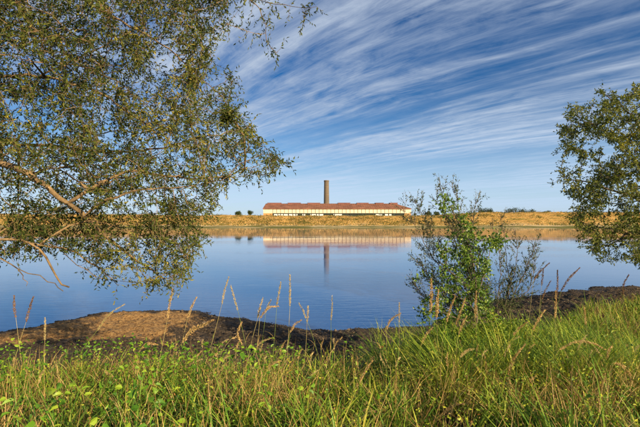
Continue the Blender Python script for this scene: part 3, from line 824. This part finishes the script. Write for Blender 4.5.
# tussocks on the far bank (uncountable)
r = np.random.default_rng(5)
def blades(bx_, by_, bz_, length, width, az, th0, k, nseg=3, face=None, r=rng):
    """curved grass blades: th0 lean at the base, k added lean along the length (radians)"""
    n = len(bx_); s = np.linspace(0, 1, nseg+1)
    pts = np.zeros((n, nseg+1, 3)); cur = np.stack([bx_, by_, bz_], 1); pts[:, 0] = cur
    for j in range(nseg):
        th = th0 + k*(s[j]+.5/nseg)
        d = np.stack([np.sin(th)*np.cos(az), np.sin(th)*np.sin(az), np.cos(th)], 1)
        cur = cur + d*(length/nseg)[:, None]; pts[:, j+1] = cur
    fa = az+PI/2 if face is None else face
    sd_ = np.stack([np.cos(fa), np.sin(fa), np.zeros(n)], 1)*width[:, None]*.5
    wv_ = [.7, 1.0, .75, .45, .3]
    VV = []
    for j in range(nseg): VV += [pts[:, j]-sd_*wv_[j], pts[:, j]+sd_*wv_[j]]
    VV.append(pts[:, nseg]); m_ = 2*nseg+1
    V = np.stack(VV, 1).reshape(-1, 3); i_ = np.arange(n)[:, None]*m_
    Q = np.concatenate([i_+np.array([[2*j, 2*j+1, 2*j+3, 2*j+2]]) for j in range(nseg-1)]) if nseg > 1 else np.zeros((0, 4), int)
    T = i_+np.array([[2*nseg-2, 2*nseg-1, 2*nseg]])
    return V, [T, Q]
M['tussock'] = leaf_mat('gold_tussock', [(.25, (.075, .085, .02)), (.42, (.20, .15, .035)), (.58, (.40, .25, .075)), (.8, (.58, .41, .17))], .25, .8, .1, .22)
M['scrub'] = leaf_mat('bank_scrub', [(0, (.06, .075, .02)), (1, (.17, .16, .04))], .2, .8, .1)
n = 42000
x = r.uniform(-150, 170, n); y = far_shore(x)+r.uniform(31, 66, n)
ok = fbm(x/9, y/5, 3)+r.normal(size=n)*.2 > -.12
ok &= ~((y > 227.5) & (x > -34) & (x < 53)); x, y = x[ok], y[ok]; n = len(x)
V, Fc = blades(x, y, ground_z(x, y)-.05, r.uniform(.3, .85, n)*np.where(y > 200, .45, 1), r.uniform(.12, .32, n), r.uniform(0, 2*PI, n), r.uniform(0, .5, n), r.uniform(0, .7, n), 2, r.normal(size=n)*.6)
tag(obj('dry_bank_grass', mesh_np('dry_bank_grass', V, Fc, M['tussock'])), 'gold dry grass covering the far bank below the shed', 'grass', kind='stuff')
n = 9000
cxs = r.uniform(-150, 170, 300); cys = far_shore(cxs)+r.uniform(34, 58, 300)
ci = r.integers(0, 300, n); x = cxs[ci]+r.normal(size=n)*1.6; y = cys[ci]+r.normal(size=n)*.8
z = ground_z(x, y)+np.abs(r.normal(size=n))*.35; ok = y < 226; x, y, z = x[ok], y[ok], z[ok]; n = len(x)
V, Fc = leaves(np.stack([x, y, z], 1), unit(r.normal(size=(n, 3))), r.uniform(.3, .6, n), r.uniform(.2, .4, n), .2, .1, False, r)
tag(obj('bank_scrub', mesh_np('bank_scrub', V, Fc, M['scrub'])), 'low olive scrub scattered over the far bank', 'scrub', kind='stuff')

# ------------------------------------------------------------------ near shore: stones, debris
r = np.random.default_rng(6)
def rocks(x, y, size, seed, flat=.55):
    r = np.random.default_rng(seed); n = len(x)
    base = np.array([(1,0,0),(-1,0,0),(0,1,0),(0,-1,0),(0,0,1),(0,0,-1)], float)
    tri = np.array([(0,2,4),(2,1,4),(1,3,4),(3,0,4),(2,0,5),(1,2,5),(3,1,5),(0,3,5)])
    V = base[None]*r.uniform(.55, 1.15, (n, 6, 1)) + r.normal(size=(n, 6, 3))*.18
    V[:, :, 2] *= flat; a = r.uniform(0, 6.3, n); c_, s_ = np.cos(a)[:, None], np.sin(a)[:, None]
    X_ = V[:, :, 0]*c_-V[:, :, 1]*s_; Y_ = V[:, :, 0]*s_+V[:, :, 1]*c_
    V = np.stack([X_, Y_, V[:, :, 2]], -1)*size[:, None, None]
    V += np.stack([x, y, ground_z(x, y)+size*.15], 1)[:, None]
    return V.reshape(-1, 3), (np.arange(n)[:, None, None]*6+tri[None]).reshape(-1, 3)
n = 26000
x = r.uniform(-9.5, 14, n); t_ = r.uniform(.1, 7, n); y = shore(x)-t_
ok = (y > edge(x)-.8) & (fbm(x*1.5, y*1.5, 2)+r.normal(size=n)*.2 > 0) & ~((x < -3.4) & (r.random(n) < .85)); x, y = x[ok], y[ok]
V, Fc = rocks(x, y, r.uniform(.012, .045, len(x))*(1+1.0*(r.random(len(x)) > .95)), 3)
tag(obj('mud_clods', mesh_np('mud_clods', V, Fc, M['stone'])), 'small clods and stones strewn over the dark mud shore', 'stones', kind='stuff')
n = 5200
x = r.uniform(-9.5, 15, n); y = shore(x)+.55*fbm(x*.9, shore(x)*.9, 3)+r.normal(size=n)*.16-.05
ok = fbm(x*1.1+5, y*.2, 3)+r.normal(size=n)*.15 > -.08; x, y = x[ok], y[ok]
for a_, b_, c_, e_, m_ in [(-3.7, 14.6, .45, .12, 260), (-3.2, 13.9, .35, .08, 180), (-4.6, 15.2, .3, .06, 90), (11.5, 19.4, 1.1, .12, 200), (9.2, 18.5, .6, .1, 120), (2.0, 12.5, .4, .06, 60)]:
    x = np.append(x, a_+r.normal(size=m_)*c_); y = np.append(y, b_+r.normal(size=m_)*e_)
V, Fc = rocks(x, y, r.uniform(.015, .055, len(x)), 4, .5); V[:, 2] = np.maximum(V[:, 2], -.02)
tag(obj('waterline_debris', mesh_np('waterline_debris', V, Fc, M['debris'])), 'dark weed and bits of debris along the near waterline', 'debris', kind='stuff')

# ------------------------------------------------------------------ foreground grass
r = np.random.default_rng(12)
def mound(x, y):     # sedge clumps stand higher here
    return .18*sstep(2.5, 5, x) + np.exp(-(((x-2.2)/1.0)**2+((y-5.6)/.9)**2)) + .7*np.exp(-(((x-3.4)/.9)**2+((y-6.0)/.8)**2)) + .5*np.exp(-(((x-1.2)/.5)**2+((y-6.2)/.5)**2))
def scatter(n, dens, ymin=2.3, ymax=15, xl=-7, xr=13):
    x = r.uniform(xl, xr, n); y = r.uniform(ymin, ymax, n)
    ok = (y < edge(x)+.45*fbm(x*1.6, y*1.6, 3)+r.normal(size=n)*.12) & (np.abs(x) < y*.86+1.2)
    ok &= r.random(n) < dens(x, y)
    return x[ok], y[ok]
def dens1(x, y): return np.clip(1.0/(1+(y/6.5)**2)*1.6, 0, 1)*(.45+.55*sstep(-.3, .3, fbm(x*2.2, y*2.2, 2)))
x, y = scatter(400000, lambda x, y: dens1(x, y)*(.10+.90*sstep(-.15, .2, fbm(x*3.6+3, y*3.6, 2)))*np.where(x < -.5, .8, .85)); n = len(x); print('blades', n)
mo = mound(x, y)
cl_ = fbm(x*2.2+4, y*2.2, 3)
Lh = r.uniform(.20, .50, n)*(1+.85*cl_)*(1+.75*mo) * (1-.25*sstep(1.0, 0, edge(x)-y))
az = r.uniform(0, 2*PI, n)+.6*fbm(x, y, 1)
V, Fc = blades(x, y, ground_z(x, y)-.02, Lh, r.uniform(.006, .016, n)*(.8+y/12), az, r.uniform(.0, .5, n), r.uniform(.1, 1.9, n), 3, r.uniform(0, PI, n))
tag(obj('green_grass', mesh_np('green_grass', V, Fc, M['grass'])), 'lush green grass filling the foreground bank', 'grass', kind='stuff')
x, y = scatter(150000, lambda x, y: dens1(x, y)*(.25+.75*sstep(-.1, .35, fbm(x*1.3+8, y*1.3, 2)))); n = len(x)
V, Fc = blades(x, y, ground_z(x, y)-.02, r.uniform(.30, .75, n), r.uniform(.003, .007, n), r.uniform(0, 2*PI, n), r.uniform(0, .5, n), r.uniform(.1, 1.3, n), 3, r.uniform(0, PI, n))
tag(obj('dry_grass', mesh_np('dry_grass', V, Fc, M['dry_grass'])), 'dry straw blades mixed through the green foreground grass', 'grass', kind='stuff')
# arching sedge below the shrubs
cs = [(1.75, 6.5), (2.15, 6.7), (2.5, 6.4), (2.95, 6.7), (3.3, 6.5), (1.5, 7.0), (1.9, 7.1), (2.4, 7.3), (2.9, 7.3), (3.5, 7.3), (4.1, 7.6), (4.8, 8.2), (1.1, 6.7), (1.35, 6.2), (1.75, 5.5), (2.2, 5.9), (2.6, 5.4), (2.9, 6.2), (3.3, 5.7), (3.7, 6.4), (2.1, 5.0), (4.2, 6.6), (1.5, 4.9), (2.9, 4.9), (3.6, 5.1), (1.0, 5.8), (4.4, 5.6), (2.5, 6.6), (1.9, 6.6), (.2, 5.6), (-.6, 6.0), (-2.0, 5.7), (-3.2, 5.6)]
bx_, by_, ln_ = [], [], []
for k, (a, b_) in enumerate(cs):
    m_ = 480; bx_.append(a+r.normal(size=m_)*.13); by_.append(b_+r.normal(size=m_)*.13); ln_.append(r.uniform(.5, 1.22, m_)*(1.0 if k > 4 else 1.18)*np.where(k < 29, 1, .6)*r.uniform(.85, 1.05))
x, y, Lh = map(np.concatenate, (bx_, by_, ln_)); n = len(x)
V, Fc = blades(x, y, ground_z(x, y)-.03, Lh, r.uniform(.008, .018, n), r.uniform(0, 2*PI, n), r.uniform(.05, .5, n), r.uniform(.6, 2.1, n), 4, None)
tag(obj('sedge', mesh_np('sedge', V, Fc, M['sedge'])), 'arching green sedge clumps at the foot of the shrubs', 'sedge', kind='stuff')
# long coarse blades in loose tufts all over the bank
cx_, cy_ = scatter(640, lambda x, y: np.clip(1.4/(1+(y/6)**2), 0, 1))
ix_ = np.repeat(np.arange(len(cx_)), 26); n = len(ix_)
x = cx_[ix_]+r.normal(size=n)*.10; y = cy_[ix_]+r.normal(size=n)*.10
V, Fc = blades(x, y, ground_z(x, y)-.03, r.uniform(.35, .85, n), r.uniform(.009, .017, n), r.uniform(0, 2*PI, n), r.uniform(.02, .5, n), r.uniform(.5, 2.2, n), 4, None)
tag(obj('coarse_grass', mesh_np('coarse_grass', V, Fc, M['coarse'])), 'long broad arching grass blades in loose tufts over the foreground', 'grass', kind='stuff')
# low bramble-like growth hiding the feet of the shrubs
n = 15000
x = 2.65+r.normal(size=n)*.75; y = 6.75+r.normal(size=n)*.35; h_ = r.uniform(0, 1, n)**.6*(1.2-.36*np.abs(x-2.5))*(.7+.5*fbm(x*3, y*3, 2)); ok = h_ > .05; x, y, h_ = x[ok], y[ok], h_[ok]; n = len(x)
V, Fc = leaves(np.stack([x, y, ground_z(x, y)+h_], 1), unit(r.normal(size=(n, 3))*np.array([1, 1, .5])), r.uniform(.03, .06, n), r.uniform(.018, .036, n), .15, .25, True, r)
tag(obj('low_scrub', mesh_np('low_scrub', V, Fc, M['scrub_leaf'])), 'low leafy scrub around the feet of the shrubs', 'scrub', kind='stuff')
# leafy ground cover
def leafy(n, dens, size, mat, name, label, hmax=.45, ymax_=11):
    x, y = scatter(n, dens, 2.3, ymax_); n = len(x)
    z = ground_z(x, y)+hmax*r.uniform(.03, 1, n)**.7*(1+.8*mound(x, y))*(.6+.4*sstep(0, 1.0, edge(x)-y))
    V, Fc = leaves(np.stack([x, y, z], 1), unit(r.normal(size=(n, 3))*np.array([1, 1, .5])+np.array([0, 0, .1])), (sz_ := size[0]+(size[1]-size[0])*r.random(n)**1.9), sz_*r.uniform(.45, .8, n), .25, .35, True, r)
    tag(obj(name, mesh_np(name, V, Fc, mat)), label, 'weeds', kind='stuff')
leafy(96000, lambda x, y: sstep(.9, -1.6, x)*(.08+.92*sstep(-.12, .25, fbm(x*2.4, y*2.4, 3))), (.016, .066), M['weed_leaf'], 'leafy_weeds', 'small green leafy weeds among the grass at lower left', .72)
leafy(60000, lambda x, y: (np.exp(-((x-1.7)/1.1)**2)+.25)*(.10+.85*sstep(-.1, .35, fbm(x*3+2, y*3, 2))), (.016, .036), M['lime_leaf'], 'lime_weeds', 'yellow-green small leaves scattered through the sedge below the shrubs', .55)
leafy(2500, lambda x, y: .2+.8*sstep(0, .3, fbm(x*2.6+12, y*2.6, 2)), (.018, .034), M['rust_leaf'], 'rusty_weeds', 'small rust-coloured dying leaves dotted through the foreground', .38)

leafy(40000, lambda x, y: sstep(.6, 1.6, x)*(.05+.95*sstep(.0, .3, fbm(x*2+21, y*2, 3))), (.016, .050), M['scrub_leaf'], 'mixed_weeds', 'mixed small leafy weeds in the grass at lower right', .62)
leafy(16000, lambda x, y: .05+.95*sstep(.05, .3, fbm(x*3+31, y*3, 3)), (.012, .030), M['olive_leaf'], 'dull_weeds', 'dull olive and brown old leaves matted in the foreground', .45)
# broad-leaved weeds, leaf by leaf
q = MB(); V, Fc = leaves(np.zeros((1, 3)), np.array([[1, 0, .05]]), np.array([1.0]), np.array([.72]), .12, .18, True, np.random.default_rng(2)); 
leafV, leafF = V, Fc
LM = {k: mesh_np('leaf', leafV, leafF, M[k], True) for k in ('weed_leaf', 'lime_leaf', 'yellow_leaf', 'rust_leaf')}
def weed(px, py, Y_, mat, label, nl, lsz, group=None, name='broadleaf_weed', seed=0, hgt=None):
    r = np.random.default_rng(seed)
    top = P(px, py, Y_); g = float(ground_z(top[0], top[1]))
    root = empty(name, (top[0], top[1], g)); tag(root, label, 'weed', group)
    h_ = max(.15, top[2]-g); ln = r.normal(size=2)*.04
    q = MB(); ps = np.array([(ln[0]*u_, ln[1]*u_, h_*u_) for u_ in (0, .35, .7, 1)]); q.tube(ps, [.004, .0035, .003, .002], 5); q.build('stem', M['green_stem'], root)
    for k in range(nl):
        u_ = .35+.65*(k+.5)/nl; o = obj('leaf', LM[mat], root)
        a = k*2.4+r.uniform(-.3, .3); o.location = (ln[0]*u_, ln[1]*u_, h_*u_)
        o.rotation_euler = (r.uniform(-.4, .4), r.uniform(-.5, .35), a); s_ = lsz*r.uniform(.7, 1.1)*(1.15-.45*u_)
        o.scale = (s_, s_, s_)
weed(103, 398, 3.9, 'lime_leaf', 'pale lime broad-leaved weed low in the lower left grass', 7, .085, seed=1)
weed(60, 410, 3.7, 'weed_leaf', 'broad-leaved green weed near the bottom left corner', 8, .08, seed=2)
weed(190, 352, 5.4, 'weed_leaf', 'green leafy weed standing at the grass edge below the mud', 9, .06, seed=3)
weed(291, 352, 5.2, 'yellow_leaf', 'yellow-leaved weed upright at the grass edge in the middle', 12, .045, seed=4)
weed(385, 338, 5.8, 'rust_leaf', 'rust-brown dock with withered leaves in front of the dark mud', 12, .045, seed=5)
weed(352, 385, 4.4, 'lime_leaf', 'lime-leaved weed in the middle foreground grass', 7, .055, seed=6)
weed(566, 388, 4.4, 'lime_leaf', 'lime-leaved weed in the lower right foreground', 7, .05, seed=7)
wl = 'green broad-leaved weed among the grass at lower left'
for k, (px, py, Y_) in enumerate([(20, 372, 4.8), (45, 360, 5.2), (85, 366, 5.0), (130, 362, 5.1), (150, 385, 4.4), (178, 372, 4.8), (215, 385, 4.4), (120, 412, 3.7), (30, 395, 4.1), (235, 366, 5.0), (75, 385, 4.4), (160, 355, 5.4)]):
    weed(px, py, Y_, 'weed_leaf', wl, 8, .062, 'broad-leaved weeds at lower left', seed=50+k)

# ------------------------------------------------------------------ seed-headed grass stalks
def bez(pts, n):
    return resample(pts, 1e9) if False else resample(pts, max(.02, np.linalg.norm(np.array(pts[-1])-np.array(pts[0]))/n))
def stalk(path, head, mat, label, group=None, fat=.011, seed=0, Y_=5.4, name='grass_stalk', leafy_=True):
    fat = fat*1.15
    """path: photo points from the base up to where the head begins; head: photo points of the head, last = tip"""
    r = np.random.default_rng(seed)
    pts = [P(a, b_, Y_) for a, b_ in path]; g = float(ground_z(pts[0][0], pts[0][1])); base = np.array([pts[0][0], pts[0][1], g-.03])
    first = base if pts[0][2] > g+.12 else base
    line = [first] + [p for p in pts if p[2] > g+.15]
    hp = [line[-1]] + [P(a, b_, Y_+r.uniform(-.03, .03)) for a, b_ in head]
    root = empty(name, base); tag(root, label, 'grass stalk', group)
    ls_ = resample(line, .08) if len(line) > 2 else np.array([line[0], (line[0]+line[-1])/2, line[-1]])
    hs_ = resample(hp, .012) if len(hp) > 2 else np.linspace(hp[0], hp[1], max(6, int(np.linalg.norm(hp[1]-hp[0])/.012)))
    q = MB(); q.tube(np.vstack([ls_, hs_[1:]])-base, np.concatenate([np.linspace(.0028, .0018, len(ls_)), np.linspace(.0018, .0007, len(hs_)-1)]), 4, True)
    q.build('stem', M['stem'] if seed % 3 else M['green_stem'], root)
    n = len(hs_)*9; u_ = r.random(n); idx = np.clip((u_*(len(hs_)-1)).astype(int), 0, len(hs_)-2)
    dr = unit(hs_[idx+1]-hs_[idx]); p = hs_[idx]+dr*.012*r.random((n, 1))
    prof = np.sin(np.clip(u_*1.05+.10, 0, 1)*PI)**.7
    out = unit(np.cross(dr, r.normal(size=(n, 3))))
    V, Fc = leaves(p+out*(fat*prof*r.uniform(.1, .9, n))[:, None]-base, unit(dr+out*.55), r.uniform(.014, .026, n), r.uniform(.004, .008, n)*fat/.011, .2, 0, False, r)
    obj('seed_head', mesh_np('seed_head', V, Fc, mat), root)
    if leafy_:
        for k in range(2):
            j = int(len(ls_)*(.35+.25*k)); j = min(j, len(ls_)-1); b0 = ls_[j]-base
            V, Fc = blades(*[np.array([c_]) for c_ in b0], np.array([r.uniform(.14, .26)]), np.array([.007]), np.array([r.uniform(0, 6.28)]), np.array([.35]), np.array([r.uniform(.5, 1.6)]), 4, None)
            obj('leaf', mesh_np('leaf', V, Fc, M['dry_grass'] if r.random() < .5 else M['grass']), root)
PL, PA, DK = M['plume'], M['pale_plume'], M['dark_plume']
SK = [
 ([(24, 372), (20, 340), (17, 318)], [(15, 306), (15, 296)], DK, 'brown seed head upright at the far left edge over the water', .012, 5.2),
 ([(14, 372), (20, 345), (27, 322)], [(30, 310), (34, 297)], DK, 'brown seed head leaning right, second from the left edge', .012, 5.3),
 ([(76, 375), (82, 352), (98, 330)], [(110, 314), (125, 304)], PA, 'pale thin stalk bending right in front of the lit sand', .006, 5.1),
 ([(46, 372), (46, 350), (46, 340)], [(46, 325), (46, 318)], PA, 'short straw stalk upright before the left sand', .007, 5.2),
 ([(204, 372), (213, 340), (222, 305)], [(225, 290), (229, 277)], PA, 'tall pale stalk leaning right, crossing another over the water', .008, 5.4),
 ([(252, 372), (244, 335), (238, 310)], [(234, 296), (231, 286)], PA, 'tall pale stalk leaning left, crossing another over the water', .008, 5.4),
 ([(158, 372), (163, 345), (168, 318)], [(170, 305), (173, 289)], PL, 'tan narrow seed head slightly right-leaning at the mud edge, beside the sand', .010, 5.3),
 ([(176, 372), (182, 345), (188, 318)], [(192, 307), (197, 297)], PL, 'tan seed head leaning right just past the sand patch', .010, 5.3),
 ([(166, 380), (174, 355), (183, 342)], [(192, 330), (203, 325), (213, 320)], PL, 'thick orange-tan plume bending right over the dark mud', .020, 4.9),
 ([(136, 378), (138, 356), (142, 348)], [(149, 343), (158, 344)], PL, 'small tan plume arching right low over the sand', .012, 5.0),
 ([(286, 380), (288, 345), (290, 306)], [(290, 290), (290, 275)], PA, 'tallest straight straw seed head in the middle against the water', .009, 5.2),
 ([(270, 380), (274, 345), (277, 305)], [(279, 293), (281, 282)], PA, 'pale seed head just left of the tallest middle stalk', .008, 5.3),
 ([(253, 378), (257, 350), (260, 318)], [(268, 308), (278, 306)], PL, 'golden head arching right in the middle group', .012, 5.2),
 ([(246, 378), (251, 345), (258, 318)], [(260, 308), (263, 298)], PA, 'pale head left of the golden arching one', .009, 5.3),
 ([(258, 378), (262, 345), (266, 312)], [(268, 306), (271, 300)], PA, 'short pale head close behind the golden arching one', .009, 5.5),
 ([(283, 380), (286, 350), (290, 332)], [(295, 324), (301, 320)], PL, 'tan head nodding right below the tallest middle stalk', .010, 5.1),
 ([(303, 380), (306, 345), (307, 322)], [(308, 314), (308, 306)], PA, 'upright pale head right of the tallest middle stalk', .008, 5.3),
 ([(322, 375), (314, 340), (306, 318)], [(303, 310), (299, 303)], PA, 'thin pale head leaning left, right of the middle group', .007, 5.4),
 ([(234, 384), (236, 355), (240, 340)], [(238, 332), (242, 322)], PL, 'small reddish-tan head low at the left of the middle group', .011, 5.0),
 ([(218, 382), (222, 352), (232, 338)], [(238, 337), (242, 343)], PL, 'drooping tan head low before the dark mud, left of the middle group', .011, 5.0),
 ([(330, 378), (331, 345), (331, 320)], [(332, 308), (332, 296)], PA, 'thin upright green-straw head alone against the water right of the middle', .006, 5.4),
 ([(400, 378), (399, 350), (399, 322)], [(399, 312), (399, 303)], PA, 'thin upright head just left of the shrubs', .006, 5.5),
 ([(386, 378), (386, 352), (386, 330)], [(390, 320), (400, 313)], PL, 'tan head bending right in front of the mud left of the shrubs', .010, 5.4),
 ([(428, 378), (429, 345), (430, 312)], [(431, 296), (431, 279)], PL, 'tallest orange-tan plume left of the leafy shrub', .019, 5.3),
 ([(436, 378), (437, 345), (436, 318)], [(437, 304), (438, 290)], PL, 'orange-tan plume close to the tallest one, on its right', .019, 5.4),
 ([(434, 380), (440, 350), (446, 322)], [(450, 308), (455, 296)], PL, 'tan plume leaning right before the leafy shrub', .011, 5.3),
 ([(440, 382), (448, 350), (455, 325)], [(460, 312), (465, 298)], PL, 'slender tan plume leaning right at the shrub foot', .010, 5.5),
 ([(448, 382), (455, 350), (458, 334)], [(462, 324), (466, 316)], PL, 'short tan plume leaning right low before the leafy shrub', .010, 5.1),
 ([(475, 385), (476, 350), (475, 318)], [(475, 305), (476, 291)], PL, 'upright orange-tan head in front of the shrub stem', .012, 5.6),
 ([(531, 372), (536, 330), (541, 300)], [(545, 290), (550, 281)], DK, 'dark head beside the shore, between the right sapling and the pair of long dark plumes', .009, 6.0),
 ([(520, 375), (528, 320), (533, 280)], [(540, 271), (549, 263)], DK, 'long dark plume leaning right against the water', .011, 6.0),
 ([(534, 375), (538, 320), (541, 286)], [(542, 278), (543, 269)], DK, 'dark upright head between two leaning plumes on the right', .009, 6.0),
 ([(548, 375), (554, 320), (560, 292)], [(568, 279), (579, 268)], DK, 'longest dark plume leaning right, the farther right of the leaning pair', .012, 6.0),
 ([(556, 375), (556, 330), (556, 296)], [(557, 282), (557, 270)], DK, 'dark tan upright head just left of the longest leaning plume', .011, 6.2),
 ([(555, 385), (555, 345), (554, 318)], [(555, 304), (555, 291)], PL, 'tall tan head upright before the right mud shore', .011, 5.4),
 ([(619, 360), (621, 320), (622, 296)], [(623, 284), (628, 275)], DK, 'lone dark head near the right edge over the shore line', .011, 6.6),
 ([(500, 400), (501, 390), (505, 378)], [(513, 358), (524, 344)], PL, 'tan head bending right in the sedge below the right sapling', .012, 4.7),
 ([(545, 395), (550, 365), (558, 349)], [(576, 341), (592, 343), (604, 349)], PL, 'long pale head arching over to the right above the sedge', .011, 4.9),
 ([(560, 385), (568, 368), (576, 350)], [(580, 342), (585, 335)], PA, 'straight straw stalk crossing the arching head', .005, 4.8),
 ([(604, 380), (608, 366), (612, 362)], [(622, 366), (630, 378), (633, 390)], PL, 'tan plume drooping down to the right near the right edge', .014, 4.7),
 ([(345, 410), (352, 392), (357, 385)], [(364, 372), (372, 360)], PL, 'tan head leaning right low in the middle foreground', .010, 4.4),
 ([(426, 426), (431, 418), (438, 412)], [(450, 406), (466, 402)], PL, 'tan head arching right at the bottom edge below the shrubs', .010, 3.9),
 ([(338, 427), (344, 424), (350, 416)], [(360, 411), (376, 410)], PL, 'tan head arching right at the bottom edge near the middle', .010, 3.8),
 ([(520, 385), (528, 350), (532, 330)], [(537, 320), (544, 310)], PL, 'tan head leaning right before the mud, right of the right sapling', .011, 5.4),
 ([(503, 385), (508, 355), (512, 335)], [(518, 328), (526, 322)], PL, 'tan head bending right at the foot of the right sapling', .011, 5.4),
 ([(412, 380), (417, 356), (421, 344)], [(426, 334), (432, 327)], PL, 'small tan head low at the left foot of the leafy shrub', .009, 5.3),
 ([(590, 372), (588, 345), (585, 325)], [(584, 314), (583, 306)], PL, 'tan head upright before the right mud, under the dark plumes', .009, 5.8),
]
for k, (pa, he, mt, lb, ft, Y_) in enumerate(SK): stalk(pa, he, mt, lb, None, ft, 100+k, Y_)
r = np.random.default_rng(77)
k = 0
while k < 95:
    px = r.uniform(5, 635); Y_ = r.uniform(4.4, 6.6)
    X_ = (px-320)/F*Y_
    if Y_ > edge(X_)-.1 or (px < 150 and r.random() < .6): continue
    g = float(ground_z(X_, Y_)); h_ = r.uniform(.38, .72)*(1 if px > 180 else .8)
    by = HZ-(g-CAMZ)/Y_*F; ty = HZ-(g+h_-CAMZ)/Y_*F; le = r.normal()*10+4
    hl = r.uniform(8, 17)
    a = (px, by); m_ = (px+le*.4, by+(ty-by)*.55); c_ = (px+le*.8, ty+hl*.8); tp = (px+le*1.3+abs(r.normal())*3, ty)
    stalk([a, m_, c_], [((c_[0]+tp[0])/2-.8, (c_[1]+tp[1])/2-1), tp], PL if r.random() < .55 else PA, 'slim dry grass stalk with a small tan seed head among the foreground grass', 'slim seeding grass stalks in the foreground', r.uniform(.005, .009), 300+k, Y_)
    k += 1
